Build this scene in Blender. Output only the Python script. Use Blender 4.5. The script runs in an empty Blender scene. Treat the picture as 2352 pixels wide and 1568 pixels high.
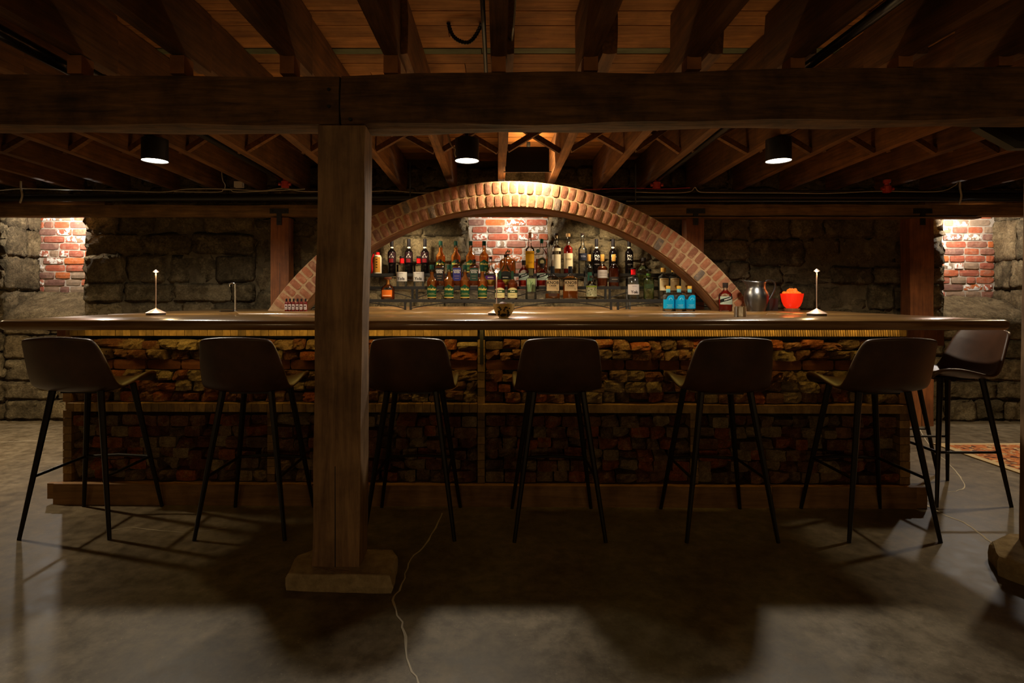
import bpy, bmesh, math, random
from mathutils import Vector, Matrix, noise

R = math.radians
rnd = random.Random(7)
S = bpy.context.scene
COL = S.collection

# ------------------------------------------------------------------ camera, world, exposure
F, VX, VY, H = 1265.0, 1142.0, 676.0, 1.203
cam = bpy.data.cameras.new('camera')
cam.sensor_width = 36.0
cam.lens = 36.0 * F / 2352.0
cam.shift_x = (1176.0 - VX) / 2352.0
cam.shift_y = -(784.0 - VY) / 2352.0
cam.clip_start = 0.05
camo = bpy.data.objects.new('camera', cam)
camo.location = (0, 0, H)
camo.rotation_euler = (R(90), 0, 0)
COL.objects.link(camo)
S.camera = camo
S.view_settings.view_transform = 'Standard'
S.view_settings.look = 'None'
S.view_settings.gamma = 1.0
S.view_settings.use_curve_mapping = False
S.view_settings.exposure = 0.0
S.cycles.use_denoising = True
S.cycles.max_bounces = 8
S.cycles.transparent_max_bounces = 24
S.cycles.sample_clamp_indirect = 4.0
S.cycles.caustics_reflective = False
S.cycles.caustics_refractive = False
w = bpy.data.worlds.new('world')
S.world = w
w.use_nodes = True
w.node_tree.nodes['Background'].inputs[0].default_value = (1.0, 0.75, 0.45, 1)
w.node_tree.nodes['Background'].inputs[1].default_value = 0.0

WARM = (1.0, 0.68, 0.32)
WARMW = (1.0, 0.80, 0.52)
NEUT = (1.0, 0.88, 0.70)
COOL = (1.0, 0.91, 0.80)


def spot(x, y, z, watts, deg, col=WARMW, blend=0.5, radius=0.05, tilt=(0, 0, 0)):
    l = bpy.data.lights.new('lamp_or_fill', 'SPOT')
    l.energy = watts; l.color = col; l.spot_size = R(deg); l.spot_blend = blend
    l.shadow_soft_size = radius
    o = bpy.data.objects.new('lamp_or_fill', l)
    o.location = (x, y, z); o.rotation_euler = tilt
    COL.objects.link(o)
    return o


def point(x, y, z, watts, col=WARM, radius=0.03):
    l = bpy.data.lights.new('lamp_or_fill', 'POINT')
    l.energy = watts; l.color = col; l.shadow_soft_size = radius
    o = bpy.data.objects.new('lamp_or_fill', l)
    o.location = (x, y, z)
    COL.objects.link(o)
    return o


def area(x, y, z, sx, sy, watts, col, rot=(0, 0, 0)):
    l = bpy.data.lights.new('lamp_or_fill', 'AREA')
    l.shape = 'RECTANGLE'; l.size = sx; l.size_y = sy
    l.energy = watts; l.color = col
    o = bpy.data.objects.new('lamp_or_fill', l)
    o.location = (x, y, z); o.rotation_euler = rot
    COL.objects.link(o)
    return o


DOWN = [(-2.206, 3.55), (-.195, 3.55), (1.813, 3.55)]        # the three cans over the bar
for (x, y) in DOWN:
    spot(x, y, 2.05, 74, 158, NEUT, .45, .05)
for (x, y, wt) in [(-4.22, 3.55, 200), (3.82, 3.60, 88)]:    # the same row goes on beyond both ends of the bar
    spot(x, y, 2.05, wt, 140, (1.0, .76, .45), .8, .05)
for x in (-3.6, -1.2, 1.2, 3.6):                             # unseen fill points added behind the camera to lift the front faces
    point(x, -2.2, 1.2, 18, WARM, .25)
for (x, y, wt) in [(-4.12, 5.28, 38), (.115, 5.28, 15), (4.48, 5.28, 38)]:   # lamps in the heads of the three bricked windows
    point(x, y, 1.985, wt, COOL, .04)
spot(.25, 4.37, 2.27, 95, 150, WARMW, .5, .02, (R(12), 0, 0))  # bulb behind the steel plate over the arch
point(.25, 4.37, 2.31, 6, WARM, .03)
for x in (-.75, .95):                                        # spots fixed behind the arch
    spot(x, 4.80, 1.80, 21, 156, WARMW, .6, .04, (R(26), 0, 0))
for z, y in ((1.130, 4.86), (1.243, 4.98)):                  # added strips, unseen under the two lower shelves, to brighten the wall
    area(.06, y, z, 3.0, .02, 4.5, WARMW, (R(40), 0, 0))
for x in (-.8, .1, 1.0):                                     # added fill strips, unseen in the bartender's well, brightening undersides from below
    area(x, 3.86, 1.02, .8, .06, 2.0, WARM, (R(207), 0, 0))


# ------------------------------------------------------------------ materials
def nodes(name):
    m = bpy.data.materials.new(name)
    m.use_nodes = True
    nt = m.node_tree
    return m, nt, nt.nodes['Principled BSDF']


def ramp(nt, stops, mode='LINEAR'):
    r = nt.nodes.new('ShaderNodeValToRGB')
    r.color_ramp.interpolation = mode
    e = r.color_ramp.elements
    while len(e) < len(stops):
        e.new(0.5)
    for i, (p, c) in enumerate(stops):
        e[i].position = p
        e[i].color = (c[0], c[1], c[2], 1)
    return r


def srgb(r, g, b):
    f = lambda v: ((v / 255.0 + .055) / 1.055) ** 2.4 if v > 10 else v / 255.0 / 12.92
    return (f(r), f(g), f(b))


def plain(name, col, rough=.5, metal=0.0, spec=.5, emit=None, estr=0, coat=0):
    m, nt, p = nodes(name)
    p.inputs['Base Color'].default_value = (*col, 1)
    p.inputs['Roughness'].default_value = rough
    p.inputs['Metallic'].default_value = metal
    p.inputs['Specular IOR Level'].default_value = spec
    p.inputs['Coat Weight'].default_value = coat
    if emit:
        p.inputs['Emission Color'].default_value = (*emit, 1)
        p.inputs['Emission Strength'].default_value = estr
    return m


def coords(nt, scale, rand=True):
    g = nt.nodes.new('ShaderNodeNewGeometry')
    mp = nt.nodes.new('ShaderNodeMapping')
    mp.inputs['Scale'].default_value = scale
    if rand:
        oi = nt.nodes.new('ShaderNodeObjectInfo')
        mu = nt.nodes.new('ShaderNodeVectorMath'); mu.operation = 'SCALE'
        cx = nt.nodes.new('ShaderNodeCombineXYZ')
        for i in range(3):
            nt.links.new(oi.outputs['Random'], cx.inputs[i])
        nt.links.new(cx.outputs[0], mu.inputs[0]); mu.inputs['Scale'].default_value = 37.0
        ad = nt.nodes.new('ShaderNodeVectorMath'); ad.operation = 'ADD'
        nt.links.new(g.outputs['Position'], ad.inputs[0])
        nt.links.new(mu.outputs[0], ad.inputs[1])
        nt.links.new(ad.outputs[0], mp.inputs['Vector'])
    else:
        nt.links.new(g.outputs['Position'], mp.inputs['Vector'])
    return mp


def noisy(nt, mp, scale, detail=6, rough=.6, dist=0.0):
    n = nt.nodes.new('ShaderNodeTexNoise')
    n.inputs['Scale'].default_value = scale
    n.inputs['Detail'].default_value = detail
    n.inputs['Roughness'].default_value = rough
    n.inputs['Distortion'].default_value = dist
    nt.links.new(mp.outputs[0], n.inputs['Vector'])
    return n


def mix(nt, a, b, fac, mode='MIX'):
    m = nt.nodes.new('ShaderNodeMix'); m.data_type = 'RGBA'; m.blend_type = mode
    for sock, v in ((m.inputs[6], a), (m.inputs[7], b)):
        if isinstance(v, tuple): sock.default_value = (*v, 1)
        else: nt.links.new(v, sock)
    if isinstance(fac, (int, float)): m.inputs[0].default_value = fac
    else: nt.links.new(fac, m.inputs[0])
    return m.outputs[2]


def bump(nt, p, h, strength=.4, dist=.01):
    b = nt.nodes.new('ShaderNodeBump')
    b.inputs['Strength'].default_value = strength
    b.inputs['Distance'].default_value = dist
    nt.links.new(h, b.inputs['Height'])
    nt.links.new(b.outputs[0], p.inputs['Normal'])


def piece_random(nt):
    """one random number per piece, whether it is its own object or an island of a joined mesh"""
    oi = nt.nodes.new('ShaderNodeObjectInfo')
    g = nt.nodes.new('ShaderNodeNewGeometry')
    a = nt.nodes.new('ShaderNodeMath'); a.operation = 'ADD'
    nt.links.new(oi.outputs['Random'], a.inputs[0]); nt.links.new(g.outputs['Random Per Island'], a.inputs[1])
    f = nt.nodes.new('ShaderNodeMath'); f.operation = 'FRACT'
    nt.links.new(a.outputs[0], f.inputs[0])
    return f.outputs[0]


def wood(name, dark, light, grain=(1, 14, 14), scale=3.0, rough=.75, bstr=.5, spread=.45, stain=.45):
    m, nt, p = nodes(name)
    mp = coords(nt, grain)
    n1 = noisy(nt, mp, scale, 8, .65, .4)
    r1 = ramp(nt, [(.28, dark), (.72, light)])
    nt.links.new(n1.outputs[0], r1.inputs[0])
    pr = piece_random(nt)
    r2 = ramp(nt, [(0, (1 - spread,) * 3), (1, (1.0 + spread * .3,) * 3)])
    nt.links.new(pr, r2.inputs[0])
    c = mix(nt, r1.outputs[0], r2.outputs[0], 1.0, 'MULTIPLY')
    mp2 = coords(nt, (1, 1, 1))
    n2 = noisy(nt, mp2, 5.0, 5, .6)
    r3 = ramp(nt, [(.35, (stain, stain * .94, stain * .9)), (.6, (1, 1, 1))])
    nt.links.new(n2.outputs[0], r3.inputs[0])
    c = mix(nt, c, r3.outputs[0], .75, 'MULTIPLY')
    nt.links.new(c, p.inputs['Base Color'])
    p.inputs['Roughness'].default_value = rough
    bump(nt, p, n1.outputs[0], bstr, .006)
    return m


def masonry(name, cols, mottle, msc=22, mfac=.5, rough=.9, bstr=.6, white=0.0, bdist=.012, grain=False):
    m, nt, p = nodes(name)
    pr = piece_random(nt)
    r = ramp(nt, [(i / len(cols), c) for i, c in enumerate(cols)], 'CONSTANT')
    nt.links.new(pr, r.inputs[0])
    mp = coords(nt, (1, 1, 1))
    n = noisy(nt, mp, msc, 8, .7)
    rr = ramp(nt, [(.36, (.35, .33, .30)), (.62, (1.0, 1.0, 1.0))])
    nt.links.new(n.outputs[0], rr.inputs[0])
    c = mix(nt, r.outputs[0], rr.outputs[0], mfac, 'MULTIPLY')
    n2 = noisy(nt, mp, msc * .45, 6, .7)
    r2 = ramp(nt, [(.52, (0, 0, 0)), (.60, (1, 1, 1))])
    nt.links.new(n2.outputs[0], r2.inputs[0])
    fac = nt.nodes.new('ShaderNodeMath'); fac.operation = 'MULTIPLY'
    nt.links.new(r2.outputs[0], fac.inputs[0]); fac.inputs[1].default_value = .35
    c = mix(nt, c, mottle, fac.outputs[0])
    if white:
        n3 = noisy(nt, mp, msc * .7, 5, .6)
        r3 = ramp(nt, [(.50, (0, 0, 0)), (.53, (1, 1, 1))])
        nt.links.new(n3.outputs[0], r3.inputs[0])
        k = nt.nodes.new('ShaderNodeMath'); k.operation = 'FRACT'
        k2 = nt.nodes.new('ShaderNodeMath'); k2.operation = 'MULTIPLY'; k2.inputs[1].default_value = 7.31
        nt.links.new(pr, k2.inputs[0]); nt.links.new(k2.outputs[0], k.inputs[0])
        lt = nt.nodes.new('ShaderNodeMath'); lt.operation = 'LESS_THAN'; lt.inputs[1].default_value = white
        nt.links.new(k.outputs[0], lt.inputs[0])
        mm = nt.nodes.new('ShaderNodeMath'); mm.operation = 'MULTIPLY'
        nt.links.new(r3.outputs[0], mm.inputs[0]); nt.links.new(lt.outputs[0], mm.inputs[1])
        c = mix(nt, c, (.72, .68, .62), mm.outputs[0])
    h = n.outputs[0]
    if grain:
        n5 = noisy(nt, mp, msc * 5, 8, .75)
        r5 = ramp(nt, [(.38, (.45, .43, .40)), (.60, (1.12, 1.1, 1.06))])
        nt.links.new(n5.outputs[0], r5.inputs[0])
        c = mix(nt, c, r5.outputs[0], .8, 'MULTIPLY')
        n6 = noisy(nt, mp, msc * .35, 4, .55, 1.5)
        r6 = ramp(nt, [(.485, (1, 1, 1)), (.50, (.30, .28, .25)), (.515, (1, 1, 1))])
        nt.links.new(n6.outputs[0], r6.inputs[0])
        c = mix(nt, c, r6.outputs[0], .22, 'MULTIPLY')
        ad = nt.nodes.new('ShaderNodeMath'); ad.operation = 'MULTIPLY_ADD'
        nt.links.new(n5.outputs[0], ad.inputs[0]); ad.inputs[1].default_value = .45; nt.links.new(n.outputs[0], ad.inputs[2])
        h = ad.outputs[0]
    nt.links.new(c, p.inputs['Base Color'])
    p.inputs['Roughness'].default_value = rough
    p.inputs['Specular IOR Level'].default_value = .25
    bump(nt, p, h, bstr, bdist)
    return m


M = {}
M['beam'] = wood('old_beam_wood', srgb(64, 42, 23), srgb(138, 96, 54), (1.2, 14, 14), 3, .8, .7, .15, stain=.12)
M['post'] = wood('post_wood', srgb(110, 82, 58), srgb(172, 136, 98), (14, 14, 1.1), 3, .8, .6, .1)
M['redpost'] = wood('red_post_wood', srgb(110, 60, 28), srgb(160, 98, 50), (14, 14, 1.1), 3, .7, .4, .15)
M['ledger'] = wood('ledger_wood', srgb(96, 70, 38), srgb(150, 112, 66), (1.2, 14, 14), 3, .8, .5, .15)
M['joist'] = wood('joist_wood', srgb(80, 50, 24), srgb(146, 98, 50), (14, 1.0, 14), 3, .8, .5, .4)
M['plank'] = wood('ceiling_plank_wood', srgb(140, 90, 42), srgb(206, 144, 78), (1.0, 16, 16), 3, .8, .5, .5)
M['greenplank'] = wood('green_plank_wood', srgb(92, 100, 72), srgb(124, 130, 98), (1.0, 16, 16), 3, .8, .3, .1)
M['shim'] = wood('shim_wood', srgb(128, 78, 38), srgb(166, 104, 54), (3, 3, 3), 3, .8, .3, .2)
M['plinth'] = wood('plinth_wood', srgb(122, 88, 50), srgb(166, 124, 76), (1.0, 14, 14), 3, .7, .3, .1)
M['rail'] = wood('endgrain_wood', srgb(120, 92, 52), srgb(178, 142, 88), (6, 6, 3), 6, .7, .4, .45)
M['soffit'] = wood('soffit_wood', srgb(96, 60, 30), srgb(140, 92, 48), (2, 14, 2), 3, .7, .3, .1)

BARB = [srgb(158, 94, 62), srgb(128, 86, 66), srgb(162, 140, 106), srgb(120, 76, 58), srgb(150, 122, 94),
        srgb(170, 96, 58), srgb(118, 94, 76), srgb(150, 108, 82), srgb(130, 84, 64), srgb(174, 152, 118)]
M['barbrick'] = masonry('broken_brick', BARB, srgb(170, 150, 110), 30, .65, .9, 1.0, 0, .012, True)
M['smoothbrick'] = masonry('smooth_brick', [srgb(124, 78, 54), srgb(112, 70, 48), srgb(132, 86, 60)], srgb(150, 90, 50), 30, .3, .8, .3)
M['archbrick'] = masonry('arch_brick', [srgb(140, 88, 60), srgb(126, 80, 56), srgb(148, 100, 72), srgb(120, 76, 54), srgb(150, 92, 62),
                                        srgb(132, 86, 62), srgb(144, 96, 68), srgb(116, 78, 60), srgb(138, 84, 58), srgb(104, 90, 78)],
                         srgb(170, 132, 100), 34, .4, .9, .5, 0, .006)
M['winbrick'] = masonry('window_brick', [srgb(178, 98, 66), srgb(152, 104, 86), srgb(190, 106, 58), srgb(150, 126, 104), srgb(162, 92, 72),
                                         srgb(134, 98, 86), srgb(174, 96, 72), srgb(152, 132, 110), srgb(170, 102, 80)],
                        srgb(176, 146, 122), 34, .35, .9, .5, .2, .006)
M['mortar'] = masonry('lime_mortar', [srgb(184, 172, 156)], srgb(200, 188, 172), 40, .35, .95, .5)
M['archmortar'] = masonry('arch_mortar', [srgb(166, 134, 98)], srgb(184, 154, 118), 40, .35, .95, .5)
M['stone'] = masonry('wall_stone', [srgb(122, 108, 80), srgb(136, 120, 90), srgb(112, 100, 76), srgb(144, 126, 94), srgb(128, 114, 88)],
                     srgb(190, 172, 134), 11, .8, .95, 1.0, 0, .04, True)
M['wallbed'] = masonry('wall_mortar', [srgb(104, 92, 70)], srgb(140, 126, 96), 14, .6, .95, 1.0, 0, .03)
M['basestone'] = masonry('base_stone', [srgb(178, 158, 124)], srgb(196, 176, 140), 16, .6, .95, .8)
M['blackpaint'] = plain('black_paint', (.012, .011, .010), .45)
M['blacksteel'] = plain('black_steel', (.018, .015, .013), .4, .6)
M['iron'] = plain('dark_iron', (.022, .019, .016), .55, .5)
M['pipe'] = plain('black_pipe', (.02, .018, .016), .3, .4)
M['duct'] = plain('grey_duct', (.06, .062, .052), .5, .3)
M['cable'] = plain('pale_cable', (.45, .38, .28), .5)
M['redcable'] = plain('red_cable', (.40, .03, .03), .5)
M['redmetal'] = plain('red_metal', (.42, .035, .015), .4)
M['greybox'] = plain('grey_box', (.42, .36, .30), .5)
M['chrome'] = plain('chrome', (.42, .41, .40), .18, 1.0)
M['steel'] = plain('brushed_steel', (.17, .17, .175), .34, 1.0)
M['copper'] = plain('rose_lamp_metal', (.78, .60, .52), .38, .6)
M['darkbase'] = plain('dark_lamp_foot', (.05, .04, .035), .5)
M['lens'] = plain('lamp_lens', (1, 1, 1), .5, 0, .5, (1.0, .90, .74), 12.0)
M['led'] = plain('led_strip', (1, 1, 1), .5, 0, .5, (1.0, .64, .13), 12.0)
M['bulb'] = plain('tiny_led', (1, 1, 1), .5, 0, .5, (1.0, .74, .42), 60.0)
M['saltbowl'] = plain('glowing_red_bowl', (.30, .01, .004), .3, 0, .5, (1.0, .020, .003), .72)
M['salt'] = plain('glowing_salt', (.22, .05, .01), .6, 0, .3, (1.0, .19, .010), .75)


def leather():
    m, nt, p = nodes('brown_leather')
    mp = coords(nt, (1, 1, 1))
    n = noisy(nt, mp, 90, 4, .6)
    n2 = noisy(nt, mp, 7, 4, .6)
    r = ramp(nt, [(.3, srgb(54, 34, 22)), (.75, srgb(82, 54, 36))])
    nt.links.new(n2.outputs[0], r.inputs[0])
    nt.links.new(r.outputs[0], p.inputs['Base Color'])
    p.inputs['Roughness'].default_value = .42
    bump(nt, p, n.outputs[0], .15, .002)
    return m


def concrete():
    m, nt, p = nodes('polished_concrete')
    mp = coords(nt, (1, 1, 1), False)
    n = noisy(nt, mp, 1.1, 8, .65, .6)
    r = ramp(nt, [(.3, srgb(92, 82, 66)), (.5, srgb(118, 106, 86)), (.72, srgb(138, 126, 105))])
    nt.links.new(n.outputs[0], r.inputs[0])
    v = nt.nodes.new('ShaderNodeTexVoronoi'); v.inputs['Scale'].default_value = 70
    nt.links.new(mp.outputs[0], v.inputs['Vector'])
    sp = ramp(nt, [(.10, (1, 1, 1)), (.22, (0, 0, 0))])
    nt.links.new(v.outputs['Distance'], sp.inputs[0])
    n3 = noisy(nt, mp, 30, 3, .6)
    g = ramp(nt, [(.5, (0, 0, 0)), (.62, (1, 1, 1))])
    nt.links.new(n3.outputs[0], g.inputs[0])
    mm = nt.nodes.new('ShaderNodeMath'); mm.operation = 'MULTIPLY'
    nt.links.new(sp.outputs[0], mm.inputs[0]); nt.links.new(g.outputs[0], mm.inputs[1])
    c = mix(nt, r.outputs[0], srgb(150, 136, 112), mm.outputs[0])
    n4 = noisy(nt, mp, 14, 8, .7)
    r4 = ramp(nt, [(.38, (.50, .48, .45)), (.60, (1.08, 1.08, 1.08))])
    nt.links.new(n4.outputs[0], r4.inputs[0])
    c = mix(nt, c, r4.outputs[0], .85, 'MULTIPLY')
    n7 = noisy(nt, mp, 3.2, 6, .7, 1.0)
    r7 = ramp(nt, [(.40, (.66, .64, .60)), (.60, (1.05, 1.05, 1.05))])
    nt.links.new(n7.outputs[0], r7.inputs[0])
    c = mix(nt, c, r7.outputs[0], .7, 'MULTIPLY')
    nt.links.new(c, p.inputs['Base Color'])
    rr = ramp(nt, [(.3, (.38,) * 3), (.7, (.54,) * 3)])
    nt.links.new(n4.outputs[0], rr.inputs[0])
    nt.links.new(rr.outputs[0], p.inputs['Roughness'])
    p.inputs['Specular IOR Level'].default_value = .35
    bump(nt, p, n4.outputs[0], .06, .01)
    return m


def bartop():
    m, nt, p = nodes('lacquered_bar_top')
    mp = coords(nt, (1, 12, 12), False)
    n = noisy(nt, mp, 2.2, 8, .6, .5)
    r = ramp(nt, [(.3, srgb(92, 66, 36)), (.7, srgb(142, 108, 62))])
    nt.links.new(n.outputs[0], r.inputs[0])
    nt.links.new(r.outputs[0], p.inputs['Base Color'])
    p.inputs['Roughness'].default_value = .28
    p.inputs['Coat Weight'].default_value = .6
    p.inputs['Coat Roughness'].default_value = .08
    bump(nt, p, n.outputs[0], .06, .004)
    return m


def rugmat():
    m, nt, p = nodes('woven_rug')
    mp = coords(nt, (1, 1, 1), False)
    v = nt.nodes.new('ShaderNodeTexVoronoi'); v.inputs['Scale'].default_value = 34; v.feature = 'F1'
    nt.links.new(mp.outputs[0], v.inputs['Vector'])
    r = ramp(nt, [(0, srgb(96, 52, 34)), (.25, srgb(190, 112, 62)), (.5, srgb(204, 128, 72)), (.75, srgb(206, 176, 130))], 'CONSTANT')
    nt.links.new(v.outputs['Color'], r.inputs[0])
    n = noisy(nt, mp, 38, 4, .6)
    r2 = ramp(nt, [(.42, (.35, .32, .3)), (.55, (1, 1, 1))])
    nt.links.new(n.outputs[0], r2.inputs[0])
    c = mix(nt, r.outputs[0], r2.outputs[0], .7, 'MULTIPLY')
    nt.links.new(c, p.inputs['Base Color'])
    p.inputs['Roughness'].default_value = .95
    return m


M['leather'] = leather()
M['concrete'] = concrete()
M['bartop'] = bartop()
M['rug'] = rugmat()
M['rugedge'] = plain('rug_border', srgb(196, 172, 132), .95)
M['crack'] = plain('filled_crack', srgb(196, 186, 164), .8)


def glass(name, tint=(1, 1, 1), trans=.97):
    """thin clear glass wall: mostly lets light through, mirrors it at grazing angles"""
    m = bpy.data.materials.new(name); m.use_nodes = True
    nt = m.node_tree; nt.nodes.clear()
    o = nt.nodes.new('ShaderNodeOutputMaterial')
    t = nt.nodes.new('ShaderNodeBsdfTransparent'); t.inputs[0].default_value = (tint[0] * trans, tint[1] * trans, tint[2] * trans, 1)
    g = nt.nodes.new('ShaderNodeBsdfGlossy'); g.inputs['Roughness'].default_value = .08
    f = nt.nodes.new('ShaderNodeFresnel'); f.inputs[0].default_value = 1.6
    x = nt.nodes.new('ShaderNodeMixShader')
    nt.links.new(f.outputs[0], x.inputs[0]); nt.links.new(t.outputs[0], x.inputs[1]); nt.links.new(g.outputs[0], x.inputs[2])
    nt.links.new(x.outputs[0], o.inputs[0])
    return m


def liquid(name, col, trans=.55):
    m = bpy.data.materials.new(name); m.use_nodes = True
    nt = m.node_tree; nt.nodes.clear()
    o = nt.nodes.new('ShaderNodeOutputMaterial')
    t = nt.nodes.new('ShaderNodeBsdfTransparent'); t.inputs[0].default_value = (*[c ** .6 for c in col], 1)
    d = nt.nodes.new('ShaderNodeBsdfTranslucent'); d.inputs[0].default_value = (*col, 1)
    d2 = nt.nodes.new('ShaderNodeBsdfDiffuse'); d2.inputs[0].default_value = (*col, 1)
    a = nt.nodes.new('ShaderNodeMixShader'); a.inputs[0].default_value = .5
    x = nt.nodes.new('ShaderNodeMixShader'); x.inputs[0].default_value = trans
    nt.links.new(d.outputs[0], a.inputs[1]); nt.links.new(d2.outputs[0], a.inputs[2])
    nt.links.new(a.outputs[0], x.inputs[1]); nt.links.new(t.outputs[0], x.inputs[2])
    nt.links.new(x.outputs[0], o.inputs[0])
    return m


M['clear'] = glass('clear_glass')
M['greenglass'] = glass('pale_green_glass', (.95, .98, .90))
M['wineglass'] = plain('dark_wine_glass', (.003, .002, .002), .08, 0, .25)
M['redglass'] = plain('deep_red_glass', (.12, .012, .010), .15)
M['amber'] = liquid('amber_whiskey', (.86, .33, .06), .62)
M['darkamber'] = liquid('dark_whiskey', (.52, .13, .035), .5)
M['redliq'] = liquid('red_spirit', (.66, .05, .03), .45)
M['goldliq'] = liquid('golden_spirit', (.75, .50, .10))
M['greenliq'] = liquid('green_spirit', (.74, .78, .45), .84)
M['clearliq'] = liquid('clear_spirit', (.85, .85, .80), .9)


def flat(c, r=.6):
    key = 'paint_%d_%d_%d' % c
    if key not in M:
        M[key] = plain(key, srgb(*c), r, 0, .1)
    return M[key]


# ------------------------------------------------------------------ object helpers
def mesh(name, verts, faces, smooth=False):
    me = bpy.data.meshes.new(name)
    me.from_pydata([tuple(v) for v in verts], [], faces)
    me.update()
    if smooth:
        for p in me.polygons: p.use_smooth = True
    return me


def ob(name, me, m=None, parent=None, loc=(0, 0, 0), rot=(0, 0, 0), scale=(1, 1, 1)):
    o = bpy.data.objects.new(name, me)
    if m is not None and me is not None and not me.materials:
        me.materials.append(m)
    o.location = loc; o.rotation_euler = rot; o.scale = scale
    if parent is not None: o.parent = parent
    COL.objects.link(o)
    return o


def tag(o, label=None, cat=None, group=None, kind=None):
    if label: o['label'] = label
    if cat: o['category'] = cat
    if group: o['group'] = group
    if kind: o['kind'] = kind
    return o


def thing(name, label, cat, loc=(0, 0, 0), rz=0.0, group=None):
    o = bpy.data.objects.new(name, None)
    o.empty_display_size = .1
    o.location = loc; o.rotation_euler = (0, 0, rz)
    COL.objects.link(o)
    return tag(o, label, cat, group)


def copy_tree(o, parent=None):
    c = o.copy()
    COL.objects.link(c)
    if parent is not None: c.parent = parent
    for ch in [x for x in S.objects if x.parent == o]:
        copy_tree(ch, c)
    return c


class MB:
    def __init__(s): s.v = []; s.f = []
    def add(s, vs, fs, mat4=None):
        k = len(s.v)
        s.v += [tuple(mat4 @ Vector(v)) if mat4 else tuple(v) for v in vs]
        s.f += [tuple(i + k for i in f) for f in fs]
        return s
    def box(s, x0, x1, y0, y1, z0, z1):
        return s.add([(x0, y0, z0), (x1, y0, z0), (x1, y1, z0), (x0, y1, z0), (x0, y0, z1), (x1, y0, z1), (x1, y1, z1), (x0, y1, z1)],
                     [(3, 2, 1, 0), (4, 5, 6, 7), (0, 1, 5, 4), (1, 2, 6, 5), (2, 3, 7, 6), (3, 0, 4, 7)])
    def lathe(s, prof, n=16, p=None, yk=1.0, cx=0, cy=0):
        """profile (r,z) turned about z; p gives a superellipse power per ring (2 = round)"""
        k = len(s.v); m_ = len(prof)
        for i, (r, z) in enumerate(prof):
            pw = p[i] if p else 2.0
            ky = yk if (p and pw > 2.01) else 1.0
            for j in range(n):
                a = 2 * math.pi * (j + .5) / n
                c, q = math.cos(a), math.sin(a)
                g = 1.0 if pw <= 2.01 else (abs(c) ** pw + abs(q) ** pw) ** (-1 / pw)
                s.v.append((cx + r * g * c, cy + r * g * q * ky, z))
        for i in range(m_ - 1):
            for j in range(n):
                a, b = k + i * n + j, k + i * n + (j + 1) % n
                s.f.append((a, b, b + n, a + n))
        if prof[0][0] > 1e-5: s.f.append(tuple(k + n - 1 - j for j in range(n)))
        if prof[-1][0] > 1e-5: s.f.append(tuple(k + (m_ - 1) * n + j for j in range(n)))
        return s
    def tube(s, pts, r, n=6):
        pts = [Vector(q) for q in pts]; k = len(s.v)
        rs = r if isinstance(r, (list, tuple)) else [r] * len(pts)
        up = None
        for i, q in enumerate(pts):
            d = (pts[min(i + 1, len(pts) - 1)] - pts[max(i - 1, 0)]).normalized()
            if up is None: up = Vector((0, 0, 1)) if abs(d.z) < .9 else Vector((1, 0, 0))
            a = d.cross(up).normalized(); b = a.cross(d).normalized(); up = b
            for j in range(n):
                t = 2 * math.pi * (j + .5) / n
                s.v.append(tuple(q + (a * math.cos(t) + b * math.sin(t)) * rs[i]))
        for i in range(len(pts) - 1):
            for j in range(n):
                a_, b_ = k + i * n + j, k + i * n + (j + 1) % n
                s.f.append((a_, b_, b_ + n, a_ + n))
        s.f.append(tuple(k + n - 1 - j for j in range(n)))
        s.f.append(tuple(k + (len(pts) - 1) * n + j for j in range(n)))
        return s
    def build(s, name, m, parent=None, smooth=False, **kw):
        me = mesh(name, s.v, s.f, smooth)
        if smooth:
            try: me.set_sharp_from_angle(angle=R(40))
            except Exception: pass
        return ob(name, me, m, parent, **kw)


def spline(pts, n=6):
    pts = [Vector(p) for p in pts]; out = []
    for i in range(len(pts) - 1):
        p0, p1, p2, p3 = pts[max(i - 1, 0)], pts[i], pts[i + 1], pts[min(i + 2, len(pts) - 1)]
        for k in range(n):
            t = k / n
            out.append(.5 * ((2 * p1) + (p2 - p0) * t + (2 * p0 - 5 * p1 + 4 * p2 - p3) * t * t + (3 * p1 - p0 - 3 * p2 + p3) * t ** 3))
    out.append(pts[-1])
    return out


def at(px, py, D):
    """the point at depth D that stands at this place of the photograph"""
    return Vector(((px - VX) * D / F, D, H - (py - VY) * D / F))


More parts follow.
